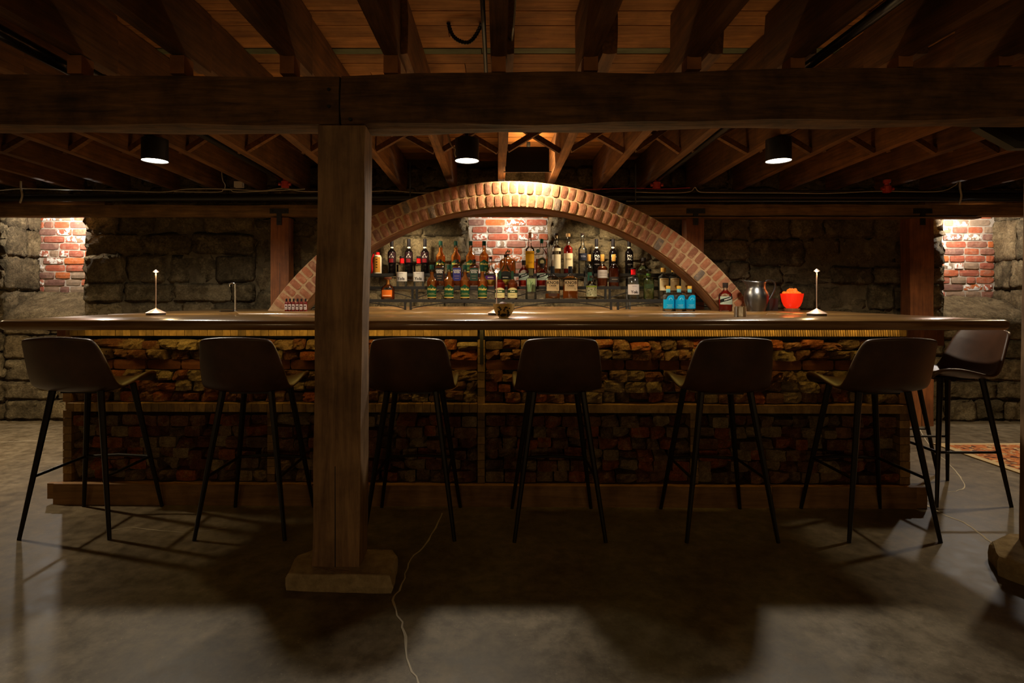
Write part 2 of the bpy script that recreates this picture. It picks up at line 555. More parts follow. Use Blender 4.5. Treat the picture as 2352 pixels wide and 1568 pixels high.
def rough_beam(name, m, x0, x1, y0, y1, zb, zt, parent=None, amp=.006, seg=.16, axis=0):
    """squared timber with uneven faces; zb / zt may differ between the two ends"""
    zb = zb if isinstance(zb, tuple) else (zb, zb)
    zt = zt if isinstance(zt, tuple) else (zt, zt)
    L = x1 - x0; n = max(2, int(L / seg))
    mb = MB(); ring = 12
    sec = [(0, 0), (.33, 0), (.67, 0), (1, 0), (1, .33), (1, .67), (1, 1), (.67, 1), (.33, 1), (0, 1), (0, .67), (0, .33)]
    sd = rnd.random() * 90
    for i in range(n + 1):
        t = i / n; x = x0 + L * t
        b = zb[0] + (zb[1] - zb[0]) * t; tp = zt[0] + (zt[1] - zt[0]) * t
        for (u, v) in sec:
            y = y0 + (y1 - y0) * u; z = b + (tp - b) * v
            q = Vector((x * 2.2 + sd, y * 9, z * 9))
            corner = 1.6 if (u in (0, 1) and v in (0, 1)) else 1.0
            dy = noise.noise(q) * amp * corner
            dz = noise.noise(q + Vector((5, 9, 3))) * amp * corner
            if corner > 1:
                dy += amp * .9 * (1 if u == 0 else -1); dz += amp * .9 * (1 if v == 0 else -1)
            mb.v.append((x, y + dy, z + dz))
    for i in range(n):
        for j in range(ring):
            a, b = i * ring + j, i * ring + (j + 1) % ring
            mb.f.append((a, a + ring, b + ring, b))
    mb.f.append(tuple(range(ring)))
    mb.f.append(tuple(n * ring + ring - 1 - j for j in range(ring)))
    if axis == 1:
        mb.v = [(v[1], v[0], v[2]) for v in mb.v]
        mb.f = [tuple(reversed(f)) for f in mb.f]
    if axis == 2:
        mb.v = [(v[2], v[1], v[0]) for v in mb.v]
        mb.f = [tuple(reversed(f)) for f in mb.f]
    return mb.build(name, m, parent)


def piece(nx, ny, rough, rnded, seed, depth=.08, irregular=.03, freq=3.0, chop=0.0, cut=1.0):
    """a masonry piece one unit wide and high, its front broken at y about 0, its back flat at y = depth"""
    vs, fs = [], []
    off = Vector((seed * 7.13, seed * 3.7, seed * 1.9))
    rs = random.Random(seed * 31 + nx)
    ca = rs.uniform(0, 6.28); cd = rs.uniform(-.05, .25); ck = chop * rs.uniform(.4, 1.0)
    cb = rs.uniform(0, 6.28); ce = rs.uniform(.0, .3); cl = chop * rs.uniform(.2, .8)
    for j in range(ny + 1):
        for i in range(nx + 1):
            u, v = i / nx - .5, j / ny - .5
            edge = max(abs(u), abs(v)) > .499
            cor = abs(u) > .499 and abs(v) > .499
            d = noise.noise(Vector((u * freq, 0, v * freq)) + off) * rough + noise.noise(Vector((u * freq * 3, 2, v * freq * 3)) + off) * rough * .45
            du = noise.noise(Vector((u * 6, 4, v * 6)) + off) * irregular
            dv = noise.noise(Vector((u * 6, 8, v * 6)) + off) * irregular
            d += max(0, u * math.cos(ca) + v * math.sin(ca) - cd) * ck + max(0, u * math.cos(cb) + v * math.sin(cb) - ce) * cl
            if edge: d += rnded
            if cor: d += rnded * .7; du -= u * .06 * cut; dv -= v * .10 * cut
            vs.append((u + du, d, v + dv))
    def idx(i, j): return j * (nx + 1) + i
    for j in range(ny):
        for i in range(nx):
            fs.append((idx(i, j), idx(i + 1, j), idx(i + 1, j + 1), idx(i, j + 1)))
    k = len(vs)
    vs += [(-.5, depth, -.5), (.5, depth, -.5), (.5, depth, .5), (-.5, depth, .5)]
    fs.append(tuple([k, k + 1] + [idx(i, 0) for i in range(nx, -1, -1)]))
    fs.append(tuple([k + 1, k + 2] + [idx(nx, j) for j in range(ny, -1, -1)]))
    fs.append(tuple([k + 2, k + 3] + [idx(i, ny) for i in range(0, nx + 1)]))
    fs.append(tuple([k + 3, k] + [idx(0, j) for j in range(0, ny + 1)]))
    fs.append((k + 3, k + 2, k + 1, k))
    return vs, fs


def variants(name, n, m, *a, smooth=False, **k):
    out = []
    for i in range(n):
        v, f = piece(*a, seed=i + 1, **k)
        me = mesh(name, v, f, smooth); me.materials.append(m)
        out.append((me, v, f))
    return out


# ------------------------------------------------------------------ floor
fl = MB().add([(-8, -4, 0), (8, -4, 0), (8, 7, 0), (-8, 7, 0)], [(0, 1, 2, 3)]).build('floor', M['concrete'])
tag(fl, kind='structure')


def ground(px, py):
    D = H * F / (py - VY)
    return Vector(((px - VX) * D / F, D, 0))


def crack(pts, wd):
    P = spline([ground(*p) for p in pts], 5)
    mb = MB()
    n = len(P)
    for i, q in enumerate(P):
        d = (P[min(i + 1, n - 1)] - P[max(i - 1, 0)]).normalized()
        s_ = Vector((-d.y, d.x, 0)) * wd * (.45 + .9 * abs(noise.noise(q * 11)))
        j = Vector((noise.noise(q * 23), noise.noise(q * 23 + Vector((3, 3, 3))), 0)) * .012
        mb.v += [tuple(q + j + s_ + Vector((0, 0, .0012))), tuple(q + j - s_ + Vector((0, 0, .0012)))]
    for i in range(n - 1):
        mb.f.append((2 * i + 1, 2 * i + 3, 2 * i + 2, 2 * i))
    return mb.build('floor_crack', M['crack'], fl)


crack([(1016, 1178), (985, 1240), (945, 1283), (925, 1340), (903, 1378), (925, 1440), (931, 1500), (962, 1568), (975, 1640)], .0052)
crack([(2110, 1150), (2165, 1180), (2225, 1206), (2258, 1232), (2300, 1262)], .009)
crack([(2180, 1130), (2215, 1120), (2205, 1095), (2175, 1060), (2140, 1030), (2112, 985)], .005)
crack([(238, 1222), (300, 1212), (420, 1222), (520, 1212)], .003)
crack([(0, 1015), (60, 1013), (130, 1012)], .004)

# ------------------------------------------------------------------ outer walls, ceiling
for nm, bx in (('wall_left', (-7.2, -7.0, -3.2, 6.2, 0, 2.5)), ('wall_right', (7.0, 7.2, -3.2, 6.2, 0, 2.5)), ('wall_front', (-7.2, 7.2, -3.4, -3.2, 0, 2.5))):
    tag(MB().box(*bx).build(nm, M['stone']), kind='structure')

ZC, ZJ = 2.48, 2.20
ceil = tag(MB().box(-7.2, 7.2, -3.4, 6.2, ZC + .025, ZC + .08).build('ceiling', M['plank']), kind='structure')
# planks
rows = [(2.864, .066, True)]
D = 2.864
while D > 1.6:
    wd = rnd.uniform(.115, .145); D -= wd
    rows.append((D, wd, False))
D = 2.93
while D < 5.25:
    wd = rnd.uniform(.115, .145)
    rows.append((D, wd, False)); D += wd
for D, wd, green in rows:
    x = -5.2 - rnd.random()
    while x < 5.2:
        L = rnd.uniform(2.4, 4.6)
        MB().box(x + .002, x + L - .002, D + .0025, D + wd - .0025, ZC + rnd.uniform(0, .005), ZC + .026).build('plank', M['greenplank'] if green else M['plank'], ceil)
        x += L
# joists of the bay on this side of the beam, with their shims, and of the bay over the bar
NEAR = [-3.5, -3.07, -2.64, -2.2, -1.77, -1.34, -.88, -.446, .006, .392, .825, 1.258, 1.71, 2.13, 2.57, 3.0, 3.43]
for X in NEAR:
    rough_beam('joist', M['joist'], -3.2, 2.52, X - .036, X + .036, ZJ + rnd.uniform(-.01, .01), ZC, ceil, .004, .3, 1)
    zb = 2.128 + (.012 * (X + .66) if X > -.66 else 0)
    MB().box(X - .03, X + .03, 2.305, 2.375, zb, ZJ + .004).build('shim', M['shim'], ceil)
FAR = [-4.4, -3.95, -3.51, -3.04, -2.62, -2.217, -1.80, -1.344, -.887, -.415, .039, .483, .937, 1.336, 1.818, 2.265, 2.715, 3.154, 3.596, 4.04, 4.48]
for X in FAR:
    rough_beam('joist', M['joist'], 2.36, 5.30, X - .034, X + .034, (ZJ + .032, ZJ - .018), ZC, ceil, .004, .3, 1)
for a, b in zip(FAR[:-1], FAR[1:]):                              # crossed herringbone bridging
    a, b = a + .034, b - .034
    for sgn in (0, 1):
        y = 3.88 + sgn * .045
        z0, z1 = (ZJ + .02, ZC - .03) if sgn == 0 else (ZC - .03, ZJ + .02)
        dx, dz = b - a, z1 - z0
        L = math.hypot(dx, dz); nx, nz = -dz / L * .018, dx / L * .018
        MB().add([(a + nx, y - .02, z0 + nz), (b + nx, y - .02, z1 + nz), (b - nx, y - .02, z1 - nz), (a - nx, y - .02, z0 - nz),
                  (a + nx, y + .02, z0 + nz), (b + nx, y + .02, z1 + nz), (b - nx, y + .02, z1 - nz), (a - nx, y + .02, z0 - nz)],
                 [(0, 3, 2, 1), (4, 5, 6, 7), (0, 1, 5, 4), (1, 2, 6, 5), (2, 3, 7, 6), (3, 0, 4, 7)]).build('brace', M['joist'], ceil)

# ------------------------------------------------------------------ back wall of rough stone, with three bricked up windows
wall = thing('wall_back', None, None, (0, 5.22, 0), 0)
wall['kind'] = 'structure'
NICHE = [(-4.68, -3.91, 1.0), (-.30, .525, 1.17), (4.24, 5.10, 1.0)]
wb = MB()
edges = [-7.0] + [e for a, b, _ in NICHE for e in (a, b)] + [7.0]
for i in range(0, len(edges), 2):
    wb.box(edges[i] + (.05 if i else 0), edges[i + 1] - (.05 if i + 2 < len(edges) else 0), .018, .75, -.05, 2.6)
for a, b, zs in NICHE:
    wb.box(a - .05, b + .05, .06, .75, -.05, zs - .06)
    wb.box(a - .05, b + .05, .06, .75, 2.24, 2.6)
wb.build('rubble_core', M['wallbed'], wall)
SV = variants('stone', 16, M['stone'], 10, 7, .034, .007, depth=.16, irregular=.09, freq=3.4, smooth=True)


def lay_stones(x0, x1, z0, z1, parent, hmin=.17, hmax=.27, wmin=.24, wmax=.56, y=0.0):
    z = z0
    while z < z1 - .02:
        h = rnd.uniform(hmin, hmax)
        if z1 - z - h < .12: h = z1 - z
        x = x0
        while x < x1 - .01:
            wd = rnd.uniform(wmin, wmax)
            if x1 - x - wd < .18: wd = x1 - x
            me = rnd.choice(SV)[0]
            ob('stone', me, None, parent, (x + wd / 2, y + rnd.uniform(-.015, .02), z + h / 2), (0, rnd.choice((0, 0)) + R(rnd.uniform(-2.5, 2.5)), 0), (wd - .004, 1, h - .003))
            x += wd
        z += h


# only where the bar does not hide the wall
lay_stones(-6.2, -4.68, 0, 2.05, wall)
lay_stones(-4.68, -3.91, 0, .98, wall)
lay_stones(-3.91, -2.3, 0, 2.05, wall)
lay_stones(-2.3, -.30, .98, 2.05, wall)
lay_stones(-.30, .525, .80, 1.15, wall, .17, .18)
lay_stones(.525, 2.4, .98, 2.05, wall)
lay_stones(2.4, 4.24, 0, 2.05, wall)
lay_stones(4.24, 5.10, 0, .98, wall)
lay_stones(5.10, 6.6, 0, 2.05, wall)
lay_stones(-6.2, 6.6, 2.05, 2.42, wall, .17, .2)

WV = variants('brick', 12, M['winbrick'], 4, 2, .004, .003, depth=.06, irregular=.02, freq=2.0)


def niche(n, a, b, zs, depth, zb):
    """a window closed with reclaimed brick in the depth of the stone wall, rough jambs and a sloped sill"""
    root = thing('window_%d' % n, None, None, (0, 0, 0))
    root.parent = wall
    root['kind'] = 'structure'
    MB().box(a - .02, b + .02, depth + .012, depth + .1, zs - .1, 2.24).build('mortar_bed', M['mortar'], root)
    z = zb - .02; row = 0
    while z < 2.16:
        h = .0735
        x = a - rnd.uniform(0, .2)
        while x < b:
            wd = rnd.choice((.215, .215, .205, .10, .16))
            x0, x1 = max(x, a + .008), min(x + wd - .013, b - .008)
            if x1 - x0 > .03:
                ob('brick', rnd.choice(WV)[0], None, root, ((x0 + x1) / 2, depth + rnd.uniform(-.004, .006), z + h / 2), (0, R(rnd.uniform(-.6, .6)), 0), (x1 - x0, 1, .060))
            x += wd
        z += h; row += 1
    for side, xx, rz in ((0, a, R(90)), (1, b, R(-90))):         # the rough stone jambs
        z = zs - .05
        while z < 2.2:
            h = rnd.uniform(.22, .42)
            L = depth
            cuts = [0, L] if rnd.random() < .45 else [0, L * rnd.uniform(.35, .65), L]
            for c0, c1 in zip(cuts[:-1], cuts[1:]):
                ob('jamb_stone', rnd.choice(SV)[0], None, root, (xx + (.012 if side == 0 else -.012), (c0 + c1) / 2 + .02, z + h / 2), (0, 0, rz), (c1 - c0 + .01, .7, h - .012))
            z += h
    v, f = [], []
    nx, ny = 9, 7
    for j in range(ny + 1):
        for i in range(nx + 1):
            t = j / ny
            x = a + .0 + (b - a) * i / nx; y = -.03 + (depth + .05) * t
            zz = zs + (zb - zs) * t + noise.noise(Vector((x * 5 + n * 9, y * 7, 0))) * .045 - (.04 if j == 0 else 0)
            v.append((x, y, zz))
    for j in range(ny):
        for i in range(nx):
            q = j * (nx + 1) + i
            f.append((q, q + 1, q + nx + 2, q + nx + 1))
    kk = len(v)
    v += [(a, -.02, zs - .12), (b, -.02, zs - .12), (b, depth, zs - .12), (a, depth, zs - .12)]
    f.append(tuple([kk, kk + 1] + list(range(nx, -1, -1))))
    f.append((kk + 1, kk + 2, (ny + 1) * (nx + 1) - 1) + tuple(j * (nx + 1) + nx for j in range(ny - 1, -1, -1)))
    f.append((kk + 3, kk) + tuple(j * (nx + 1) for j in range(0, ny + 1)))
    ob('sill_stone', mesh('sill_stone', v, f, True), M['stone'], root)


niche(1, *NICHE[0], .40, 1.235)
niche(2, *NICHE[1], .40, 1.26)
niche(3, *NICHE[2], .42, 1.185)

# ------------------------------------------------------------------ timber frame
bm1 = thing('timber_beam', 'heavy dark hewn timber beam left of the post joint', 'beam', (0, 0, 0), 0)
rough_beam('beam_body', M['beam'], -5.2, -.660, 2.29, 2.445, (1.925, 1.902), (2.14, 2.122), bm1, .008)
for (x, z) in ((-.70, 2.055), (-.70, 1.985)):
    MB().lathe([(.0, 0), (.007, 0), (.007, .01), (0, .01)], 8).build('peg_hole', M['blackpaint'], bm1, loc=(x, 2.296, z), rot=(R(90), 0, 0))
bm2 = thing('timber_beam', 'heavy dark hewn timber beam from the post joint to the right', 'beam', (0, 0, 0), 0)
rough_beam('beam_body', M['beam'], -.652, 5.2, 2.288, 2.44, (1.900, 1.97), (2.122, 2.205), bm2, .009)
MB().lathe([(.0, 0), (.007, 0), (.007, .01), (0, .01)], 8).build('peg_hole', M['blackpaint'], bm2, loc=(-.61, 2.292, 1.93), rot=(R(90), 0, 0))


def post(label, b, t, z0, z1, m, name='timber_post'):
    """hewn post: b and t are (x0,x1,y0,y1) at foot and head"""
    root = thing(name, label, 'post', ((b[0] + b[1]) / 2, (b[2] + b[3]) / 2, z0))
    ox, oy = root.location.x, root.location.y
    mb = MB(); n = 12; sd = rnd.random() * 50
    sec = [(0, 0), (.25, 0), (.5, 0), (.75, 0), (1, 0), (1, .33), (1, .67), (1, 1), (.67, 1), (.33, 1), (0, 1), (0, .67), (0, .33)]
    k = len(sec)
    for i in range(n + 1):
        q = i / n
        x0, x1, y0, y1 = [b[j] + (t[j] - b[j]) * q for j in range(4)]
        for u, v in sec:
            x = x0 + (x1 - x0) * u; y = y0 + (y1 - y0) * v; z = (z1 - z0) * q
            nn = Vector((x * 8 + sd, y * 8, z * 3))
            a = .006 if (u in (0, 1) and v in (0, 1)) else .0025
            mb.v.append((x - ox + noise.noise(nn) * a, y - oy + noise.noise(nn + Vector((4, 4, 4))) * a, z))
    for i in range(n):
        for j in range(k):
            p_, q_ = i * k + j, i * k + (j + 1) % k
            mb.f.append((p_, q_, q_ + k, p_ + k))
    mb.f.append(tuple(k - 1 - j for j in range(k)))
    mb.f.append(tuple(n * k + j for j in range(k)))
    mb.build('post_shaft', m, root)
    # a long drying check down the front
    xm = (b[0] + b[1]) / 2 - ox
    MB().box(xm - .0015, xm + .0015, b[2] - oy - .0025, b[2] - oy + .01, .0, .42).build('drying_split', M['blackpaint'], root)
    return root


post('square grey-brown timber post on stone pad in front of the bar', (-.773, -.576, 2.293, 2.435), (-.746, -.548, 2.292, 2.42), .068, 1.906, M['post'])
post('timber post cut by the right edge of the photo', (2.385, 2.57, 2.30, 2.52), (2.318, 2.51, 2.30, 2.425), .068, 1.925, M['post'])


def pad(label, pts, y0, z1, name='stone_pad'):
    """low sandstone block with chipped edges; pts outline the top, the foot is a little wider"""
    mb = MB(); n = len(pts); cx = sum(p[0] for p in pts) / n; cy = sum(p[1] for p in pts) / n
    rings = [(1.02, 0.0), (1.03, z1 * .35), (1.02, z1 * .75), (.99, z1 * .97), (.95, z1)]
    P = []
    for i in range(n):
        a, b = Vector(pts[i]), Vector(pts[(i + 1) % n])
        for t in (0, .25, .5, .75): P.append(a.lerp(b, t))
    k = len(P)
    for s_, z in rings:
        for q in P:
            d = noise.noise(Vector((q.x * 9, q.y * 9, z * 20))) * .016
            r = Vector((q.x - cx, q.y - cy)); L = r.length
            r = r * (s_ + d / L)
            mb.v.append((r.x, r.y, z + (noise.noise(Vector((q.x * 7, q.y * 7, 3))) * .006 if z > 0 else 0)))
    for i in range(len(rings) - 1):
        for j in range(k):
            a_, b_ = i * k + j, i * k + (j + 1) % k
            mb.f.append((a_, b_, b_ + k, a_ + k))
    mb.f.append(tuple((len(rings) - 1) * k + j for j in range(k)))
    o = mb.build(name, M['basestone'], None, loc=(cx, cy, 0))
    return tag(o, label, 'stone')


pad('pale chipped stone pad under the post in front of the bar', [(-.86, 2.24), (-.62, 2.225), (-.43, 2.22), (-.435, 2.38), (-.47, 2.45), (-.82, 2.45), (-.865, 2.40)], 0, .07)
pad('rough stone pad under the post at the right edge', [(2.15, 2.36), (2.20, 2.25), (2.75, 2.24), (2.78, 2.56), (2.40, 2.58), (2.24, 2.50)], 0, .085)

led = thing('timber_ledger', 'long horizontal timber along the back wall above the windows', 'beam', (0, 0, 0))
rough_beam('ledger_body', M['ledger'], -5.6, 5.6, 5.02, 5.13, (1.912, 1.918), (2.022, 2.03), led, .006)
for a, b, _ in NICHE:
    MB().box(a - .25, b + .25, -.085, .05, 2.032, 2.07).build('added_baffle', M['ledger'], wall)  # added boards behind the ledger, blocking window lamp light that leaks upward
rough_beam('ledger_lip', M['ledger'], .95, 4.4, 5.0, 5.12, 1.895, 1.912, led, .003)


def red_post(label, x0, x1, z0, rd):
    r = post(label, (x0, x1, 5.03, 5.15), (x0, x1, 5.03, 5.15), z0, 1.905, M['redpost'], 'reddish_post')
    mbp = MB().box(-.085, .085, -.008, 0, .055, .10).box(-.022, .022, -.009, 0, -.05, .06)
    tb = mbp.build('steel_bracket', M['blackpaint'], r, loc=(0, -.068, 1.885 - z0))
    for bx, bz in ((-.06, .078), (.06, .078), (0, -.02)):
        MB().lathe([(.0, 0), (.008, 0), (.008, .006), (0, .006)], 6).build('bolt', M['iron'], tb, loc=(bx, -.008, bz), rot=(R(90), 0, 0))


red_post('reddish timber post behind the left foot of the brick arch', -2.068, -1.905, 1.07, 0)
red_post('reddish timber post behind the right shoulder of the arch', 1.729, 1.89, 1.07, 0)
red_post('reddish timber post to the floor beside the right window', 3.77, 3.985, 0, 0)

# ------------------------------------------------------------------ brick arch
AX, AZ, AR, AY, AD = .112, -.267, 2.185, 4.50, .23
arch = thing('brick_arch', 'wide shallow arch of two rings of red brick above the bottle shelves', 'arch', (AX, AY, 1.07))
AV = variants('brick', 14, M['archbrick'], 3, 3, .0012, .002, depth=.20, irregular=.03, freq=2.0)


def arc_slab(r0, r1, y0, y1, n, name, m):
    mb = MB()
    a1 = math.acos((1.07 - AZ) / r0)
    a2 = math.acos((1.07 - AZ) / r1)
    for i in range(n + 1):
        t = -1 + 2 * i / n
        for (r, am) in ((r0, a1), (r1, a2)):
            a = am * t
            for y in (y0, y1):
                mb.v.append((r * math.sin(a), y, AZ + r * math.cos(a) - 1.07))
    for i in range(n):
        q = i * 4
        mb.f += [(q, q + 1, q + 5, q + 4), (q + 2, q + 6, q + 7, q + 3), (q, q + 4, q + 6, q + 2), (q + 1, q + 3, q + 7, q + 5)]
    mb.f += [(0, 2, 3, 1), (n * 4, n * 4 + 1, n * 4 + 3, n * 4 + 2)]
    return mb.build(name, m, arch)


arc_slab(AR + .004, AR + .211, .005, AD, 60, 'mortar_bed', M['archmortar'])
arc_slab(AR - .008, AR + .004, .02, AD, 60, 'soffit_board', M['soffit'])
for ring in (0, 1):
    rm = AR + .053 + ring * .107
    amax = math.acos((1.075 - AZ) / rm)
    n = int(2 * amax * rm / .0685)
    for i in range(n):
        a = -amax + 2 * amax * (i + .5 + ring * .3) / n + rnd.uniform(-.0012, .0012)
        if abs(a) > amax - .010: continue
        rr = rm + rnd.uniform(-.003, .003)
        ob('brick', rnd.choice(AV)[0], None, arch, (rr * math.sin(a), rnd.uniform(-.004, .001), AZ + rr * math.cos(a) - 1.07), (0, a, 0),
           (.0685 - rnd.uniform(.015, .020), 1, .095))

# ------------------------------------------------------------------ bar: brick-filled front, plinth, lacquered top
bar = thing('bar_counter', 'long bar front filled with broken bricks in a timber frame', 'bar', (0, 3.13, 0), -.013)
BY = .085                                                      # brick face, local
MB().box(-2.547, 2.373, BY + .10, BY + .14, .1, 1.015).build('backing_board', M['blackpaint'], bar)
MB().box(-2.547, -2.52, BY + .0, 1.5, .05, 1.0).box(2.345, 2.373, BY, 1.5, .05, 1.0).build('end_panel', M['plinth'], bar)
# plinth boards
MB().box(-2.545, 1.55, -.008, .03, 0.0, .118).build('plinth_board', M['plinth'], bar)
MB().box(1.553, 2.355, -.008, .03, 0.0, .120).build('plinth_board', M['plinth'], bar)
MB().box(2.357, 2.42, .0, .028, 0.0, .118).build('plinth_board', M['plinth'], bar)
MB().box(-2.585, -2.545, .0, .028, .03, .118).build('plinth_board', M['plinth'], bar)
MB().box(-2.56, 2.38, .03, BY + .10, .0, .105).build('plinth_core', M['plinth'], bar)
# uprights made of stacked blocks
blk = mesh('block', *(lambda b: (b.v, b.f))(MB().box(-.5, .5, 0, .1, -.5, .5))); blk.materials.append(M['rail'])


def blocks(x0, x1, y, z0, z1, vertical, pitch=.045):
    L = (z1 - z0) if vertical else (x1 - x0)
    n = int(L / pitch); s_ = L / n
    for i in range(n):
        if vertical:
            ob('block', blk, None, bar, ((x0 + x1) / 2, y + rnd.uniform(0, .003), z0 + (i + .5) * s_), (0, 0, 0), (x1 - x0, 1, s_ - .0025))
        else:
            ob('block', blk, None, bar, (x0 + (i + .5) * s_, y + rnd.uniform(0, .003), (z0 + z1) / 2), (0, 0, 0), (s_ - .002, 1, z1 - z0))


for a, b, z0, z1, dy in ((-2.547, -2.497, .105, .525, -.02), (-1.346, -1.302, .105, .522, -.012), (-.114, -.073, .105, .94, -.03),
                         (1.118, 1.164, .105, .522, -.012), (2.315, 2.373, .105, .525, -.02)):
    blocks(a, b, BY + dy, z0, z1, True)
MB().box(-2.547, -2.50, BY - .02, BY + .08, .575, .955).build('upright', M['plinth'], bar)
MB().box(2.315, 2.373, BY - .02, BY + .08, .575, .955).build('upright', M['plinth'], bar)
blocks(-2.5, -.114, BY - .055, .525, .572, False)
MB().box(-.112, 2.373, BY - .05, BY + .06, .524, .570).build('mid_rail', M['rail'], bar)
blocks(-2.5, -.114, BY - .03, .962, 1.017, False)
rr_ = MB()
for i in range(178):                                           # saw-cut rail: slanted ribs
    x = -.07 + i * .01345
    rr_.add([(x, BY - .030, .962), (x + .009, BY - .030, .962), (x + .004, BY - .030, 1.017), (x - .005, BY - .030, 1.017),
             (x + .0, BY - .02, .962), (x + .009, BY - .02, .962), (x + .004, BY - .02, 1.017), (x - .005, BY - .02, 1.017)],
            [(0, 1, 2, 3), (1, 5, 6, 2), (4, 0, 3, 7)])
rr_.box(-.073, 2.35, BY - .022, BY + .06, .962, 1.017)
tag(rr_.build('ribbed_rail', M['rail'], bar), 'top rail with slanted saw ribs')
MB().box(-.10, -.080, BY - .045, BY - .02, .80, 1.017).build('steel_strap', M['iron'], bar)
MB().box(2.40, 2.64, .16, .20, .90, 1.015).build('overhang_board', M['redpost'], bar)
MB().box(-2.66, -2.58, .16, .20, .95, 1.015).build('overhang_board', M['redpost'], bar)

BV = variants('brick', 26, M['barbrick'], 5, 4, .016, .003, depth=.13, irregular=.05, freq=4.0, chop=.11, cut=.5)
SMV = variants('smooth_brick', 4, M['smoothbrick'], 3, 2, .002, .003, depth=.08, irregular=.008, freq=2.0)
spec = []
for (x0, x1, z0, rows, h) in ((-2.495, -.116, .575, 6, .0612), (-.071, 2.313, .575, 6, .0612),
                              (-2.495, -1.348, .108, 6, .0645), (-1.30, -.116, .108, 6, .0645), (-.071, 1.116, .108, 6, .0645), (1.166, 2.313, .108, 6, .0645)):
    for r_ in range(rows):
        smooth_row = (z0 > .5 and r_ == 3)
        x = x0
        while x < x1 - .01:
            wd = rnd.choice((.19, .20, .21, .12)) if smooth_row else rnd.choice((.075, .085, .095, .10, .105, .11, .12))
            if not smooth_row and rnd.random() < .02: wd = .19
            if x1 - x - wd < .06: wd = x1 - x
            zz = z0 + (r_ + .5) * h
            if smooth_row: spec.append((x, wd, zz, h, .022 + rnd.uniform(-.004, .004), 'smooth'))
            else:
                low = z0 < .5
                y_ = rnd.choice((-.035, -.028, -.02, -.012, -.005, .0, .015)) + (.012 if low else 0)
                hh = h if rnd.random() < .85 else h * rnd.uniform(.7, .9)
                spec.append((x, wd, zz - (h - hh) / 2, hh, y_, 'flat' if (rnd.random() < (.32 if low else .12)) else 'rough'))
            x += wd


def hid(sx, sz):
    px, py = VX + sx * F / 3.2, VY + (H - sz) * F / 3.2
    if 715 < px < 853: return 3
    for a, b in ((90, 270), (440, 625), (853, 985), (1195, 1375), (1575, 1740), (1940, 2110)):
        if a < px < b and py < 900: return 2
    return 0


spec.sort(key=lambda s_: (hid(s_[0] + s_[1] / 2, s_[2]), -s_[1] * s_[3] * (1.3 if s_[2] > .5 else 1.0)))
infill = MB()
nb = 0
for (x, wd, zz, h, y_, kind) in spec:
    V = {'smooth': SMV, 'flat': SMV, 'rough': BV}[kind]
    vr = rnd.choice(V)
    loc = (x + wd / 2, BY + y_, zz)
    rot = (R(rnd.uniform(-6, 6)) if kind == 'rough' else 0, R(rnd.uniform(-2, 2)) if kind == 'rough' else 0, R(rnd.uniform(-8, 8)) if kind == 'rough' else R(rnd.uniform(-2, 2)))
    sc = (wd - .004, 1, h - .0025)
    if kind == 'smooth' or nb < 300:
        o = ob('smooth_brick' if kind == 'smooth' else 'brick', vr[0], None, bar, loc, rot, sc)
        if kind == 'flat': o.material_slots[0].link = 'OBJECT'; o.material_slots[0].material = M['barbrick']
        nb += kind != 'smooth'
    else:
        from mathutils import Euler
        m4 = Matrix.Translation(loc) @ Euler(rot).to_matrix().to_4x4() @ Matrix.Diagonal((*sc, 1))
        infill.add(vr[1], vr[2], m4)
if infill.v:
    o = infill.build('brick_infill', M['barbrick'], bar)
    o['kind'] = 'stuff'

# bar top: one slab running round the bartender's well, bull-nosed outside edge
top = MB()
ZT, TH = 1.07, .052
out = [(-2.60, 2.86), (2.665, 2.84), (2.70, 5.2), (-2.60, 5.06)]


def rrect(x0, x1, y0, y1, r, n=5):
    P = []
    for cx, cy, a0 in ((x0 + r, y0 + r, 180), (x1 - r, y0 + r, 270), (x1 - r, y1 - r, 0), (x0 + r, y1 - r, 90)):
        for i in range(n + 1):
            a = R(a0 + 90 * i / n)
            P.append((cx + r * math.cos(a), cy + r * math.sin(a)))
    return P


def slab(x0, x1, y0, y1, r, name, parent, nose=.022):
    P = rrect(x0, x1, y0, y1, r); n = len(P)
    cx, cy = (x0 + x1) / 2, (y0 + y1) / 2
    mb = MB()
    prof = [(.012, 0), (.003, .010), (0, .022), (0, TH - .018), (.004, TH - .007), (.012, TH)]
    for ins, z in prof:
        for (x, y) in P:
            hx, hy = (x1 - x0) / 2, (y1 - y0) / 2
            mb.v.append((cx + (x - cx) * (hx - ins) / hx, cy + (y - cy) * (hy - ins) / hy, ZT - TH + z))
    for i in range(len(prof) - 1):
        for j in range(n):
            a, b = i * n + j, i * n + (j + 1) % n
            mb.f.append((a, b, b + n, a + n))
    mb.f.append(tuple(n - 1 - j for j in range(n)))
    mb.f.append(tuple((len(prof) - 1) * n + j for j in range(n)))
    return mb.build(name, M['bartop'], parent, True)


tp = thing('worktop', 'long glossy lacquered wood bar top with rounded front edge', 'worktop', (0, 0, 0))
slab(-2.60, 2.675, 2.85, 3.66, .035, 'front_slab', tp)
slab(-2.60, -1.9, 3.655, 4.06, .003, 'left_return', tp)
slab(1.98, 2.675, 3.655, 4.06, .003, 'right_return', tp)
slab(-2.60, 2.675, 4.055, 5.14, .006, 'back_slab', tp)
MB().box(-2.4, 2.3, 3.105, 3.117, ZT - TH - .010, ZT - TH - .001).build('led_strip', M['led'], tp)
MB().box(-1.9, 1.98, 4.12, 4.16, 0, ZT - TH).box(-2.5, -2.46, 4.1, 5.0, 0, ZT - TH).box(2.5, 2.54, 4.1, 5.0, 0, ZT - TH).build('back_panel', M['plinth'], tp)
MB().box(-1.6, 1.72, 5.13, 5.15, ZT, ZT + .02).build('back_curb', M['ledger'], tp)

